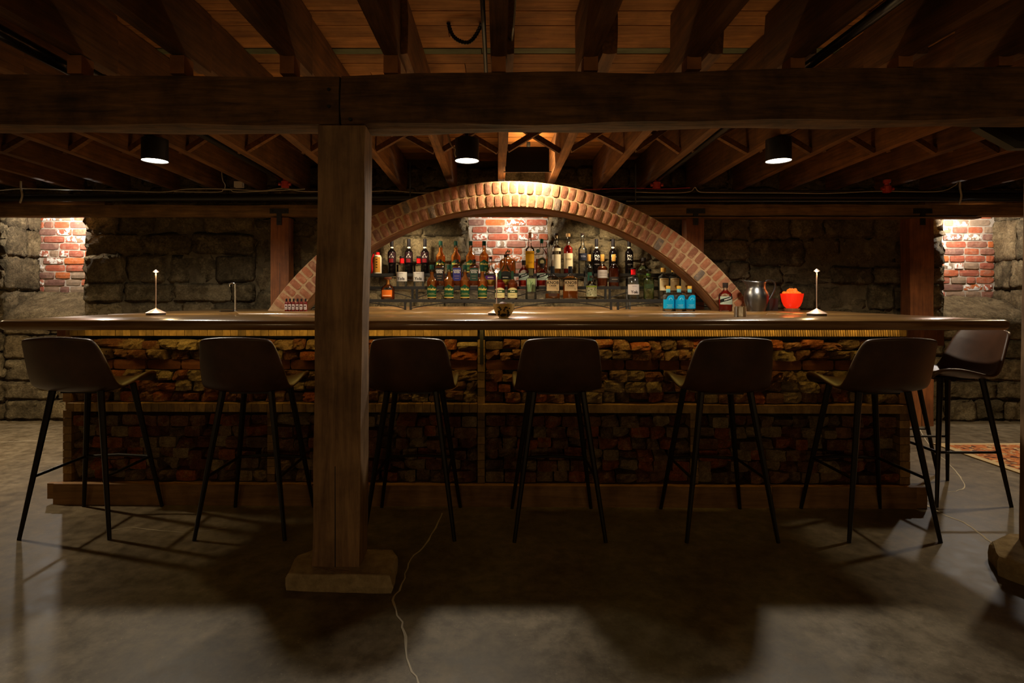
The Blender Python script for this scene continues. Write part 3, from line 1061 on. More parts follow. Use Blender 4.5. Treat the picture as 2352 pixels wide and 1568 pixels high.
# ------------------------------------------------------------------ bar stools
st = thing('bar_stool', '', 'stool', (0, 0, 0), 0, 'bar stools along the bar')
PR = [(.222, .722, .180, .0, 0), (.214, .738, .197, .006, 0), (.18, .748, .212, .040, 0), (.08, .738, .222, .056, 0), (-.03, .726, .224, .040, .0),
      (-.12, .724, .220, .022, .015), (-.18, .745, .214, .012, .045), (-.213, .800, .207, .0, .058), (-.236, .870, .197, .0, .052), (-.256, .940, .184, 0, .042),
      (-.271, .985, .172, -.004, .032), (-.277, 1.003, .155, -.012, .028)]
v, f = [], []
NU = 12
for (y, z, hw, up, fw) in PR:
    for i in range(NU + 1):
        u = -1 + 2 * i / NU
        e = abs(u) ** 2.4
        v.append((hw * u, y + fw * e, z + up * e))
for j in range(len(PR) - 1):
    for i in range(NU):
        q = j * (NU + 1) + i
        f.append((q, q + NU + 1, q + NU + 2, q + 1))
seat = ob('seat_shell', mesh('seat_shell', v, f, True), M['leather'], st)
md = seat.modifiers.new('thick', 'SOLIDIFY'); md.thickness = .022; md.offset = -1
md = seat.modifiers.new('smooth', 'SUBSURF'); md.levels = 2; md.render_levels = 2
MB().box(-.10, .10, -.11, .11, .700, .716).build('seat_frame', M['blacksteel'], st)
leg_xy = {}
for sx in (-1, 1):
    for sy in (-1, 1):
        a, b = Vector((sx * .122, sy * .122 - .01, .716)), Vector((sx * .222, sy * .212, .0))
        MB().tube([a, a.lerp(b, .5), b], [.0165, .0135, .0095], 8).build('leg', M['blacksteel'], st, True)
        leg_xy[sx, sy] = a.lerp(b, .585)
A, B, C_, D_ = leg_xy[-1, -1], leg_xy[-1, 1], leg_xy[1, 1], leg_xy[1, -1]
MB().tube([A, B], .0075, 8).build('footrest', M['blacksteel'], st, True)
MB().tube([C_, D_], .0075, 8).build('footrest', M['blacksteel'], st, True)
MB().tube([B, B.lerp(C_, .5) + Vector((0, .012, .006)), C_], .0085, 8).build('footrest', M['blacksteel'], st, True)
STOOLS = [(-2.125, 2.915, 0, 'brown bucket bar stool at the far left end of the bar front'),
          (-1.26, 2.905, 0, 'brown bucket bar stool just left of the timber post'),
          (-.43, 2.90, 0, 'brown bucket bar stool half hidden behind the timber post'),
          (.305, 2.885, 0, 'brown bucket bar stool at the bar, next to the right of the steel strap'),
          (1.14, 2.88, 0, 'brown bucket bar stool in front of the blue-labelled bottles'),
          (1.93, 2.885, 0, 'brown bucket bar stool below the right-hand table lamp'),
          (2.70, 3.34, 90, 'brown bucket bar stool turned sideways at the right end of the bar'),
          (2.73, 3.90, 90, 'brown bucket bar stool mostly hidden behind the one at the bar end')]
for i, (x, y, rz, lb) in enumerate(STOOLS):
    o = st if i == 0 else copy_tree(st)
    o.location = (x, y, 0); o.rotation_euler = (0, 0, R(rz))
    o['label'] = lb

# ------------------------------------------------------------------ bottle shelves: three stepped tiers of black steel
sh = thing('bottle_shelf', 'three stepped black metal bottle shelves with curved braces under the arch', 'shelf', (0, 0, ZT))
TIER = [(4.74, 4.87, 1.162, -1.66, 1.80), (4.87, 5.00, 1.275, -1.70, 1.86), (5.00, 5.12, 1.394, -1.62, 1.72)]
for ti, (y0, y1, z, x0, x1) in enumerate(TIER):
    MB().box(x0, x1, y0, y1, z - .026 - ZT, z - ZT).build('shelf_board', M['iron'], sh)
    zb = (ZT + .0 if ti == 0 else TIER[ti - 1][2]) - ZT
    if ti == 0: legs_px = [712, 930, 943, 1179, 1404, 1420, 1640]
    elif ti == 1: legs_px = [722, 947, 957, 1391, 1401, 1612]
    else: legs_px = []
    xs = [(p - VX) * y0 / F for p in legs_px]
    for x in xs:
        MB().box(x - .009, x + .009, y0 + .002, y0 + .02, zb, z - .02 - ZT).build('shelf_leg', M['iron'], sh)
    spans = {0: [(712, 930), (943, 1177), (1181, 1404), (1420, 1640)], 1: [(722, 947), (957, 1178), (1178, 1391), (1401, 1612)], 2: [(735, 960), (960, 1178), (1178, 1395), (1395, 1590)]}[ti]
    for a, b in spans:
        xa, xb = (a - VX) * y0 / F, (b - VX) * y0 / F
        zl = zb + .012 if ti < 2 else z - ZT - .075
        zh = z - ZT - .028
        pts = []
        for i in range(13):
            t = i / 12
            pts.append((xa + (xb - xa) * t, y0 + .006, zl + (zh - zl) * (1 - (2 * t - 1) ** 2)))
        MB().tube(pts, .0042, 6).build('curved_brace', M['iron'], sh)
# rear supports of the upper tiers
for x in (-1.2, 0.0, 1.2):
    MB().box(x - .008, x + .008, 5.09, 5.11, 0, TIER[2][2] - ZT - .02).box(x - .008, x + .008, 4.98, 5.0, 0, TIER[1][2] - ZT - .02).build('rear_leg', M['iron'], sh)

# ------------------------------------------------------------------ lettering
dgf = {}


def text_mesh(s, size, bold=False, shear=0.0):
    key = (s, size, bold, shear)
    if key in dgf: return dgf[key]
    cu = bpy.data.curves.new('lettering', 'FONT')
    cu.body = s; cu.size = size; cu.align_x = 'CENTER'; cu.align_y = 'CENTER'; cu.shear = shear
    cu.resolution_u = 2
    cu.space_line = .8
    if bold: cu.offset = size * .022
    o = bpy.data.objects.new('lettering', cu); COL.objects.link(o)
    dg = bpy.context.evaluated_depsgraph_get()
    me = bpy.data.meshes.new_from_object(o.evaluated_get(dg))
    out_ = ([tuple(v_.co) for v_ in me.vertices], [tuple(p.vertices) for p in me.polygons])
    bpy.data.objects.remove(o); bpy.data.meshes.remove(me); bpy.data.curves.remove(cu)
    dgf[key] = out_
    return out_


def supr(pw, a):
    c, q = math.cos(a), math.sin(a)
    return (1.0 if pw <= 2.01 else (abs(c) ** pw + abs(q) ** pw) ** (-1 / pw))


def lettering(parent, s, size, col, z, Rb, pw=2.0, yk=1.0, bold=False, shear=0.0, x=0.0, gap=.0016):
    vs, fs = text_mesh(s, size, bold, shear)
    out_ = []
    for (a, b, c) in vs:
        if pw > 2.01:
            out_.append((a + x, -Rb * yk - gap, z + b))
        else:
            th = -math.pi / 2 + (a + x) / Rb
            out_.append(((Rb + gap) * math.cos(th), (Rb + gap) * math.sin(th), z + b))
    return ob('lettering', mesh('lettering', out_, fs), flat(col), parent)


# ------------------------------------------------------------------ bottles
def label_patch(parent, Rb, z0, z1, col, pw=2.0, yk=1.0, ang=62, name='paper_label', taper=0.0, top=None, off=.0008, xs=None):
    """paper label wrapped on the front of a bottle; top(t) may shape its upper edge"""
    n = 12; mb = MB()
    for i in range(n + 1):
        t = -1 + 2 * i / n
        th = -math.pi / 2 + R(ang) * t
        g = supr(pw, th)
        zt = z1 - (top(t) if top else 0)
        for (z, k_) in ((z0, 1 - taper), (zt, 1.0)):
            r = Rb * g + off
            if pw > 2.01:
                # flat front
                xx = Rb * (ang / 62.0) * .86 * t
                mb.v.append((xx * k_, -Rb * yk - off, z))
            else:
                th2 = -math.pi / 2 + R(ang) * t * k_
                rz = Rb - (Rb * taper * .5 if z == z0 else 0)
                mb.v.append(((rz + off) * math.cos(th2), (rz + off) * math.sin(th2), z))
    for i in range(n):
        q = 2 * i
        mb.f.append((q, q + 2, q + 3, q + 1))
    return mb.build(name, flat(col), parent, True)


def bottle(label, group, px, D, z, Rb, Hb, body=.55, shoulder=.15, neck=.30, cap=(30, 30, 30), cap_h=.12, cap_k=1.15, glass_m='clear', liq=None, fill=.5,
           pw=2.0, yk=1.0, foot=1.0, name='bottle', rz=0.0, base_thick=.0):
    root = thing(name, label, 'bottle', ((px - VX) * D / F, D, z), rz, group)
    nr = Rb * neck
    zb, zs = Hb * body, Hb * (body + shoulder)
    ztop = Hb * (1 - cap_h)
    prof = [(0, 0), (Rb * foot * .93, 0), (Rb * foot, .006), (Rb * (foot * .5 + .5), zb * .5), (Rb, zb)]
    ps = [pw] * 5
    for i in range(1, 7):
        t = i / 6
        k_ = .5 + .5 * math.cos(math.pi * t)
        prof.append((nr + (Rb - nr) * k_ ** .9, zb + (zs - zb) * t)); ps.append(pw if t < .45 else (2.0 if t > .7 else 3.0 if pw > 3 else 2.0))
    prof += [(nr * .96, (zs + ztop) / 2), (nr, ztop), (nr * 1.0, ztop + .002), (0, ztop + .002)]
    ps += [2.0] * 4
    MB().lathe(prof, 20, ps, yk).build('glass_body', M[glass_m], root, True)
    if liq:
        lz = Hb * fill
        lp = [(r * .93, max(z_, .008)) for (r, z_) in prof[1:] if z_ < lz]
        lps = ps[1:1 + len(lp)]
        # radius at the fill line
        rl = nr * .8
        for (a, b) in zip(prof[:-1], prof[1:]):
            if a[1] <= lz <= b[1] and b[1] > a[1]:
                rl = (a[0] + (b[0] - a[0]) * (lz - a[1]) / (b[1] - a[1])) * .93
        lp.append((rl, lz)); lps.append(lps[-1])
        MB().lathe(lp, 16, lps, yk).build('liquid', M[liq], root, True)
    if cap:
        cr = nr * cap_k
        MB().lathe([(cr, ztop - .004), (cr, Hb - .002), (cr * .93, Hb), (0, Hb)], 12).build('cap', flat(cap, .6), root, True)
    return root


def print_line(b, Rb, z, col, ang, h=.0028, off=.0016):
    """a line of print too small to read"""
    return label_patch(b, Rb, z - h / 2, z + h / 2, col, ang=ang, name='print_line', off=off)


T1, T2, T3 = 1.162, 1.275, 1.394
Y1, Y2, Y3 = 4.80, 4.93, 5.055

# top tier -----------------------------------------------------------
fl_ = bottle('white flask bottle with gold label and red cap beside the post', None, 867, Y3, T3, .037, .195, .78, .10, .42, (190, 22, 20), .13, 1.25, 'clear', None)
MB().lathe([(0, .001), (.0372, .001), (.0374, .006), (.0374, .150), (.028, .168), (.017, .172)], 16).build('white_glaze', flat((206, 190, 164)), fl_, True)
label_patch(fl_, .0376, .012, .150, (168, 118, 44), ang=50)
for i in range(4):
    print_line(fl_, .0376, .128 - i * .024, (74, 44, 18), 11, .011)
MB().tube(spline([(-.034, -.01, .18), (-.048, -.015, .12), (-.045, -.02, .04), (-.052, -.01, .004)], 5), .008, 6).build('red_ribbon', flat((170, 18, 18)), fl_)

for i, (px, txt) in enumerate(((900, 'N'), (939, 'A'), (976, 'N'))):
    b = bottle('dark wine bottle with red script label, %s of three by the post' % ('first', 'second', 'third')[i], 'dark wine bottles with script labels',
               px, Y3, T3, .0375, .318, .60, .13, .38, (18, 14, 16), .22, 1.1, 'wineglass')
    label_patch(b, .0375, .10, .195, (34, 18, 20), ang=70)
    label_patch(b, .0378, .10, .135, (96, 18, 22), ang=30, name='red_seal', off=.0012)
    MB().lathe([(.0152, .232), (.0156, .233), (.0156, .246), (.0152, .247)], 12).build('neck_band', flat((196, 186, 168)), b, True)
    lettering(b, 'A\nK N', .027, (176, 170, 162), .162, .0380, shear=.3)
for i, px in enumerate((1370, 1408, 1445)):
    b = bottle('dark wine bottle with white monogram, %s of three right on the top shelf' % ('first', 'second', 'third')[i], 'dark wine bottles with monograms',
               px, Y3, T3, .0375, .318, .60, .13, .38, (18, 14, 16), .22, 1.1, 'wineglass')
    MB().lathe([(.0152, .232), (.0156, .233), (.0156, .246), (.0152, .247)], 12).build('neck_band', flat((196, 186, 168)), b, True)
    lettering(b, 'MA\nRC', .034, (206, 200, 190), .145, .0378)
    print_line(b, .0375, .085, (120, 112, 106), 34, .004)


def weller(px, D, z, label, group):
    b = bottle(label, group, px, D, z, .0445, .298, .52, .17, .38, (16, 52, 38), .12, 1.06, 'clear', 'amber', .80, foot=.84)
    label_patch(b, .0440, .012, .118, (26, 66, 40), ang=72, taper=.14, top=lambda t: .022 * abs(t) ** 1.4 - .010 * (1 - min(1, abs(t) * 3)))
    label_patch(b, .0432, .012, .020, (176, 150, 70), ang=66, name='gold_band', off=.0014)
    label_patch(b, .0436, .038, .042, (120, 120, 60), ang=66, name='gold_band', off=.0014)
    lettering(b, 'Weller', .029, (200, 172, 84), .086, .0444, bold=True, shear=.25)
    lettering(b, 'SPECIAL RESERVE', .0075, (200, 176, 84), .050, .0442)
    return b


for i, px in enumerate((1012, 1047, 1081, 1112)):
    weller(px, Y3, T3, 'green-labelled whiskey bottle on the top shelf, %s of four there' % ('first', 'second', 'third', 'last')[i], 'green-labelled whiskey on the top shelf')
for i, px in enumerate((992, 1031.5, 1068, 1108)):
    weller(px, Y1, T1, 'green-labelled whiskey bottle on the lowest shelf, %s of four there' % ('first', 'second', 'third', 'last')[i], 'green-labelled whiskey on the lowest shelf')

# the decanter with the little rider on its stopper
b = bottle('round whiskey decanter with a small metal figure on its stopper', None, 1166, Y3, T3, .074, .180, .62, .30, .17, (70, 54, 34), .06, 1.3, 'clear', 'amber', .70)
fg = MB().tube(spline([(-.018, 0, .180), (-.012, 0, .196), (0, 0, .204), (.012, 0, .200), (.019, 0, .212)], 4), .0065, 6)
fg.tube([(-.010, 0, .196), (-.016, 0, .182)], .003, 5).tube([(.012, 0, .200), (.017, 0, .184)], .003, 5).tube([(0, 0, .204), (.003, 0, .222)], [.006, .005], 6)
fg.build('stopper_figure', plain('aged_brass', srgb(104, 84, 50), .4, .8), b, True)
label_patch(b, .0742, .03, .075, (120, 60, 30), ang=24)
b = bottle('tall bottle with a bright yellow label in front of the bricks', None, 1217, Y3, T3, .041, .376, .58, .12, .36, (186, 110, 84), .05, 1.0, 'clear', 'goldliq', .30)
label_patch(b, .0412, .05, .205, (222, 160, 24), ang=74)
lettering(b, 'TAYLOR', .018, (110, 74, 10), .185, .0416, bold=True)
lettering(b, 'STRAIGHT\nBOURBON', .010, (130, 86, 10), .10, .0416)
MB().lathe([(.0149, .325), (.0151, .326), (.0151, .372), (.0149, .374)], 12).build('neck_seal', flat((206, 150, 126)), b, True)
b = bottle('rye bottle with green cap and dark round medallion', None, 1244, Y3, T3, .054, .318, .52, .26, .24, (14, 70, 52), .11, 1.2, 'clear', 'darkamber', .42, pw=5, yk=.6)
MB().lathe([(0, 0), (.038, 0), (.040, .003), (.034, .005), (.033, .003), (0, .003)], 20).build('medallion', flat((44, 42, 26)), b, loc=(0, -.0335, .105), rot=(R(90), 0, 0))
MB().lathe([(0, 0), (.020, 0), (.018, .004), (0, .005)], 16).build('medallion', flat((150, 138, 96)), b, loc=(0, -.037, .105), rot=(R(90), 0, 0))
MB().lathe([(0, 0), (.018, 0), (.018, .002), (0, .002)], 16).build('hang_tag', flat((60, 84, 74)), b, loc=(-.035, -.03, .205), rot=(R(90), 0, 0))
b = bottle('tall clear bottle with cream label and dark figure print', None, 1278, Y3, T3, .0395, .368, .62, .10, .40, (40, 28, 20), .035, 1.25, 'clear', 'amber', .16)
label_patch(b, .0397, .045, .175, (206, 192, 160), ang=72)
label_patch(b, .0397, .205, .232, (212, 200, 170), ang=72)
MB().lathe([(.0, .0), (.014, .0), (.012, .02), (.006, .035), (.009, .05), (0, .062)], 8).build('figure_print', flat((52, 38, 26)), b, loc=(0, -.0335, .085), scale=(1, .5, 1))
MB().lathe([(.012, .325), (.012, .356)], 10).build('cork', flat((190, 150, 90)), b)
b = bottle('tall bottle of red spirit with cork and cream label', None, 1305, Y3, T3, .041, .368, .62, .10, .34, (196, 152, 98), .07, 1.45, 'clear', 'redliq', .70)
label_patch(b, .0413, .045, .185, (204, 186, 148), ang=74)
lettering(b, 'BOURBON\nWHISKEY', .012, (90, 66, 40), .13, .0417)
b = bottle('tall clear bottle with a dark blue band label', None, 1338, Y3, T3, .0395, .368, .60, .12, .38, (44, 30, 24), .035, 1.2, 'clear', 'clearliq', .5)
label_patch(b, .0397, .120, .185, (26, 28, 40), ang=74)
lettering(b, 'TITA', .022, (150, 150, 160), .155, .0402)

# middle tier ----------------------------------------------------------
for i, px in enumerate((923, 962)):
    b = bottle('square-shouldered clear bottle with red neck seal, %s' % ('nearer the post', 'second from the post')[i], 'clear bottles with red neck seals',
               px, Y2, T2, .0485, .270, .71, .03, .36, (26, 20, 20), .055, 1.2, 'clear', 'clearliq', .25)
    MB().lathe([(.0185, .206), (.0195, .207), (.0195, .255), (.0185, .256)], 12).build('red_seal', flat((206, 24, 26)), b, True)
    label_patch(b, .0487, .045, .128, (206, 200, 190), ang=76)
    lettering(b, 'Yola', .036, (24, 20, 20), .068, .0492, bold=True)
    print_line(b, .0489, .114, (120, 110, 104), 20)
for i, (px, c) in enumerate(((1010.5, (32, 30, 30)), (1050, (52, 52, 110)), (1089, (44, 66, 52)))):
    b = bottle('square whiskey bottle with %s label on the middle shelf' % ('black', 'blue-violet', 'dark green')[i], 'square whiskey bottles on the middle shelf',
               px, Y2, T2, .041, .240, .74, .10, .34, (26, 20, 18), .10, 1.1, 'clear', 'darkamber', .74, pw=7, yk=.8)
    label_patch(b, .041, .05, .165, c, pw=7, yk=.8)
    lettering(b, 'GREEN\nRIVER', .021, (206, 198, 184), .132, .041, 7, .8, bold=True)
    lettering(b, 'BOURBON', .009, (180, 150, 120), .092, .041, 7, .8)
    lettering(b, 'WHISKEY', .009, (180, 150, 120), .070, .041, 7, .8)


def barrell(px, label, band, low, Rb, ht):
    b = bottle(label, None, px, Y2, T2, Rb, ht, .42, .30, .24, (44, 30, 22), .07, 1.2, 'clear', 'goldliq', .34)
    label_patch(b, Rb + .0002, .012, .062, low, ang=60, taper=.55)
    label_patch(b, Rb + .0003, .060, .096, band, ang=66)
    lettering(b, 'BARRELL', .0135, (206, 196, 170), .079, Rb + .0006, bold=True)
    return b


barrell(1127, 'onion-shaped clear bottle with a purple band label', (70, 28, 84), (186, 150, 60), .050, .265)
b = barrell(1161, 'onion-shaped bottle with black band and yellow-green label tip', (26, 24, 22), (196, 178, 60), .055, .285)
label_patch(b, .0555, .096, .135, (40, 40, 34), ang=58, top=lambda t: .02 * abs(t) ** 2)


def peerless(px, D, z, Rb, Hb, label):
    b = bottle(label, None, px, D, z, Rb, Hb, .56, .22, .30, (34, 24, 18), .16, 1.35, 'clear', 'redliq', .42)
    label_patch(b, Rb + .0002, .055, .118, (150, 162, 146), ang=70)
    # black sash across the label
    mb = MB()
    for i in range(13):
        t = -1 + 2 * i / 12
        th = -math.pi / 2 + R(70) * t; zz = .098 + .018 * t
        for dz in (-.013, .013):
            mb.v.append(((Rb + .0016) * math.cos(th), (Rb + .0016) * math.sin(th), min(.118, max(.055, zz + dz))))
    for i in range(12): mb.f.append((2 * i, 2 * i + 2, 2 * i + 3, 2 * i + 1))
    mb.build('label_sash', flat((22, 24, 22)), b, True)
    o = lettering(b, 'PEERLESS', .0135, (214, 214, 204), .098, Rb + .001, bold=True)
    for v_ in o.data.vertices: v_.co.z += v_.co.x * .36
    lettering(b, 'KENTUCKY STRAIGHT', .0058, (40, 48, 40), .068, Rb + .001)
    return b


peerless(1203, Y2, T2, .046, .232, 'squat whiskey bottle with sash label left of the other one on the middle shelf')
peerless(1245.5, Y2, T2, .052, .205, 'squat whiskey bottle with sash label below the green-capped rye')
for i, (px, lab, liqn, fl2) in enumerate(((1352.5, 'gold-topped clear bottle, empty looking, left of two darker ones', 'clearliq', .3), (1383.5, 'gold-topped bottle with white label and dark liquid', 'darkamber', .62), (1410, 'gold-topped bottle full of dark whiskey on the middle shelf', 'darkamber', .56))):
    b = bottle(lab, None, px, Y2, T2, .0455, .286, .55, .15, .36, (150, 112, 52), .20, 1.1, 'clear', liqn, fl2)
    if i == 1:
        label_patch(b, .0457, .075, .145, (190, 178, 168), ang=72)
        for z_ in (.128, .116, .098): print_line(b, .0457, z_, (110, 98, 90), 42)
    if i == 2:
        label_patch(b, .0457, .035, .085, (52, 44, 40), ang=72)
        print_line(b, .0457, .062, (140, 130, 112), 34, .005)
    if i == 0:
        label_patch(b, .0457, .05, .125, (36, 74, 58), ang=24, xs=0)
b = bottle('green-tinted clear bottle with black ringed stopper on the middle shelf', None, 1478, Y2, T2, .056, .256, .55, .22, .30, (28, 22, 20), .11, 1.2, 'greenglass', 'greenliq', .40)
MB().lathe([(.0175, .19), (.0185, .191), (.0185, .205), (.0175, .206)], 12).build('neck_band', flat((60, 48, 36)), b, True)

# lowest tier ------------------------------------------------------------
b = bottle('squat amber bottle with orange label and wooden stopper beside the post', None, 891, Y1, T1, .058, .190, .48, .26, .26, (104, 56, 30), .07, 2.2, 'clear', 'amber', .40)
label_patch(b, .0584, .022, .080, (214, 104, 28), ang=48)
MB().lathe([(.0135, .128), (.0145, .129), (.0145, .172), (.0135, .173)], 12).build('neck_seal', flat((214, 130, 40)), b, True)
print_line(b, .0584, .032, (250, 200, 150), 36, .006)
for i, px in enumerate((1148, 1177)):
    b = bottle('short whiskey bottle with green band and cream label, %s' % ('behind the bowl', 'right of the middle table lamp')[i], 'short whiskey bottles with cream labels', px, Y1, T1, .045, .245, .54, .20, .26, (40, 66, 44), .28, 1.1, 'clear', 'redliq' if i == 0 else 'darkamber', .60)
    label_patch(b, .0452, .012, .100, (186, 172, 116), ang=66, top=lambda t: .02 * t * t)
    label_patch(b, .0454, .055, .080, (40, 60, 34), ang=66, name='green_band', off=.0012)
    lettering(b, 'Kent', .019, (222, 214, 170), .068, .0462, bold=True)
    lettering(b, 'STRAIGHT\nBOURBON', .0075, (70, 66, 40), .034, .0458)
b = bottle('clear flared bottle with a green leaf picture', None, 1219.5, Y1, T1, .043, .262, .66, .10, .40, (86, 80, 50), .20, 1.15, 'clear', 'clearliq', .6, foot=1.14)
label_patch(b, .0435, .065, .180, (150, 168, 116), ang=56)
MB().tube(spline([(-.010, -.0455, .10), (-.004, -.0465, .13), (-.012, -.0455, .165)], 5), .0016, 5).tube(spline([(-.006, -.0462, .125), (.012, -.0455, .150)], 4), .0016, 5).build('leaf_print', flat((44, 92, 40)), b)
for i, px in enumerate((1269, 1310)):
    b = bottle('square flask-shouldered bourbon bottle with tan label, %s of the pair' % ('left', 'right')[i], 'square bourbon bottles on the lowest shelf', px, Y1, T1, .0645, .286, .60, .16, .24, (20, 22, 26), .20, 1.2, 'clear', 'amber', (.17, .42)[i], pw=7, yk=.55)
    label_patch(b, .0645, .072, .166, (176, 152, 112), pw=7, yk=.55, ang=60)
    lettering(b, 'KNOB', .036, (30, 24, 20), .142, .0645, 7, .55, bold=True)
    lettering(b, 'CREEK', .021, (30, 24, 20), .116, .0645, 7, .55, bold=True)
    lettering(b, 'KENTUCKY STRAIGHT', .0075, (80, 62, 44), .098, .0645, 7, .55)
    lettering(b, '9', .020, (60, 44, 30), .086, .0645, 7, .55, x=.036)
    if i == 0: label_patch(b, .0645, .025, .050, (60, 40, 30), pw=7, yk=.55, ang=42)
b = bottle('clear bottle with pale leafy label and a little golden spirit', None, 1358, Y1, T1, .0475, .205, .56, .26, .28, (56, 44, 34), .08, 1.2, 'clear', 'goldliq', .12)
label_patch(b, .0477, .022, .118, (150, 146, 110), ang=72)
for i in range(26):
    a = R(rnd.uniform(-60, 60)) - math.pi / 2; zz = rnd.uniform(.03, .10)
    MB().lathe([(0, 0), (.0045, 0), (.0045, .0006), (0, .0006)], 6).build('leaf_print', flat(((70, 74, 50), (190, 186, 156))[i % 2]), b, loc=(.0484 * math.cos(a), .0484 * math.sin(a), zz), rot=(R(90), 0, a + math.pi / 2))
label_patch(b, .0479, .104, .116, (120, 140, 40), ang=70, name='green_band', off=.0012)
b = bottle('clear bottle with red seal and large white label alone on the lowest shelf', None, 1454.5, Y1, T1, .0490, .272, .68, .06, .36, (30, 18, 18), .03, 1.25, 'clear', 'clearliq', .7)
MB().lathe([(.0185, .212), (.0200, .213), (.0205, .264), (.0190, .265)], 12).build('red_seal', flat((214, 24, 30)), b, True)
label_patch(b, .0492, .040, .128, (216, 206, 200), ang=78)
lettering(b, 'Yola', .034, (30, 24, 24), .062, .0498, bold=True)
print_line(b, .0492, .112, (120, 110, 104), 22)
b = bottle('green-tinted clear bottle next to the white-labelled clear one', None, 1490, Y1, T1, .045, .262, .66, .10, .40, (30, 26, 22), .05, 1.2, 'greenglass', 'greenliq', .62)
MB().lathe([(.0185, .205), (.0195, .206), (.0195, .222), (.0185, .223)], 12).build('neck_band', flat((70, 110, 50)), b, True)
label_patch(b, .0452, .095, .130, (52, 66, 40), ang=60)
for i, px in enumerate((1523.5, 1548, 1572)):
    b = bottle('corked clear bottle with white label and gold flower, %s of three' % ('left', 'middle', 'right')[i], 'clear bottles with gold flower labels', px, Y1 - .015, T1, .0455, .272, .70, .10, .34, (196, 152, 74), .12, 1.35, 'clear', 'clearliq', .8)
    label_patch(b, .0457, .075, .180, (206, 190, 150), ang=56)
    print_line(b, .0457, .169, (140, 108, 40), 40, .006)
    print_line(b, .0457, .152, (130, 110, 70), 24)
    MB().lathe([(0, 0), (.011, 0), (.013, .0014), (.008, .002), (0, .0012)], 10).lathe([(0, 0), (.007, 0), (.007, .0012), (0, .0014)], 8, cx=.004, cy=-.02).build('flower_print', flat((150, 104, 30)), b, loc=(.004, -.0458, .112), rot=(R(90), 0, 0))

# on the counter -----------------------------------------------------------
for i, px in enumerate((1535, 1559.5, 1584)):
    b = bottle('small clear bottle with bright blue label, %s of three on the counter' % ('left', 'middle', 'right')[i], 'blue-labelled bottles on the counter', px, 4.36, ZT, .0435, .200, .60, .16, .32, (186, 146, 60), .10, 1.2, 'clear', 'clearliq', .66)
    label_patch(b, .0437, .022, .128, (8, 146, 196), ang=74, top=lambda t: (.034 if t < -.35 else .05 * max(0, abs(t - .25) - .25) ** 1.3))
    MB().lathe([(.0148, .148), (.0155, .149), (.0155, .178), (.0148, .179)], 12).build('neck_seal', flat((90, 160, 176)), b, True)
    n = 20
    pts = []
    for q in range(n + 1):
        a = R(-20 + 220 * q / n)
        xx, zz = .006 + .013 * math.cos(a), .092 + .013 * math.sin(a)
        th = -math.pi / 2 + xx / .0437
        pts.append((.0448 * math.cos(th), .0448 * math.sin(th), zz))
    MB().tube(pts, .0016, 5).build('ring_print', flat((150, 216, 232)), b)
    for z_, a_ in ((.052, 30), (.044, 22), (.034, 34)): print_line(b, .0437, z_, (130, 206, 226), a_, .0026, .0018)
peerless(1666, 4.34, ZT, .050, .225, 'squat dark whiskey bottle with sash label left of the metal pitcher')
for i, px in enumerate((658, 666, 674.5, 683.5, 692.5, 702)):
    b = bottle('tiny dark bitters bottle with white label left of the post, number %s in its row' % ('one', 'two', 'three', 'four', 'five', 'six')[i], 'tiny bitters bottles left of the post', px, 4.36 + .004 * (i % 2), ZT, .0135, .100, .66, .14, .46, (26, 20, 20), .20, 1.15, 'redglass')
    label_patch(b, .0136, .014, .055, (190, 176, 168), ang=50)
    print_line(b, .0136, .040, (70, 34, 30), 26, .010)
    print_line(b, .0136, .024, (70, 34, 30), 34, .003)

# ------------------------------------------------------------------ table lamps, bowl, cups, pitcher, salt bowl, tap
ln = thing('table_lamp', '', 'lamp', (0, 0, 0), 0, 'slim table lamps on the bar')
MB().lathe([(0, 0), (.0545, 0), (.0545, .014), (0, .014)], 28).build('lamp_foot', M['darkbase'], ln, True)
MB().lathe([(.0545, .0135), (.0585, .0155), (.006, .044), (.0035, .047)], 28).build('lamp_cone', M['copper'], ln, True)
MB().lathe([(.0030, .045), (.0034, .15), (.0042, .272)], 10).build('lamp_stem', M['copper'], ln, True)
cp = MB().lathe([(.0040, .281), (.0165, .277), (.017, .279), (.004, .291), (.0, .293)], 16).build('lamp_cap', M['copper'], ln, True)
MB().lathe([(.0, .2765), (.008, .2765), (.008, .2745), (0, .2745)], 10).build('lamp_led', M['bulb'], cp)
for i, (px, D, lb) in enumerate(((358, 3.53, 'slim rose-metal table lamp on the left stretch of the bar'), (1140.5, 3.53, 'slim rose-metal table lamp behind the ceramic bowl'), (1876, 3.42, 'slim rose-metal table lamp beside the glowing red bowl'))):
    o = ln if i == 0 else copy_tree(ln)
    o.location = ((px - VX) * D / F, D, ZT); o['label'] = lb
    point(o.location.x, o.location.y, ZT + .269, 5.0, WARM, .008)

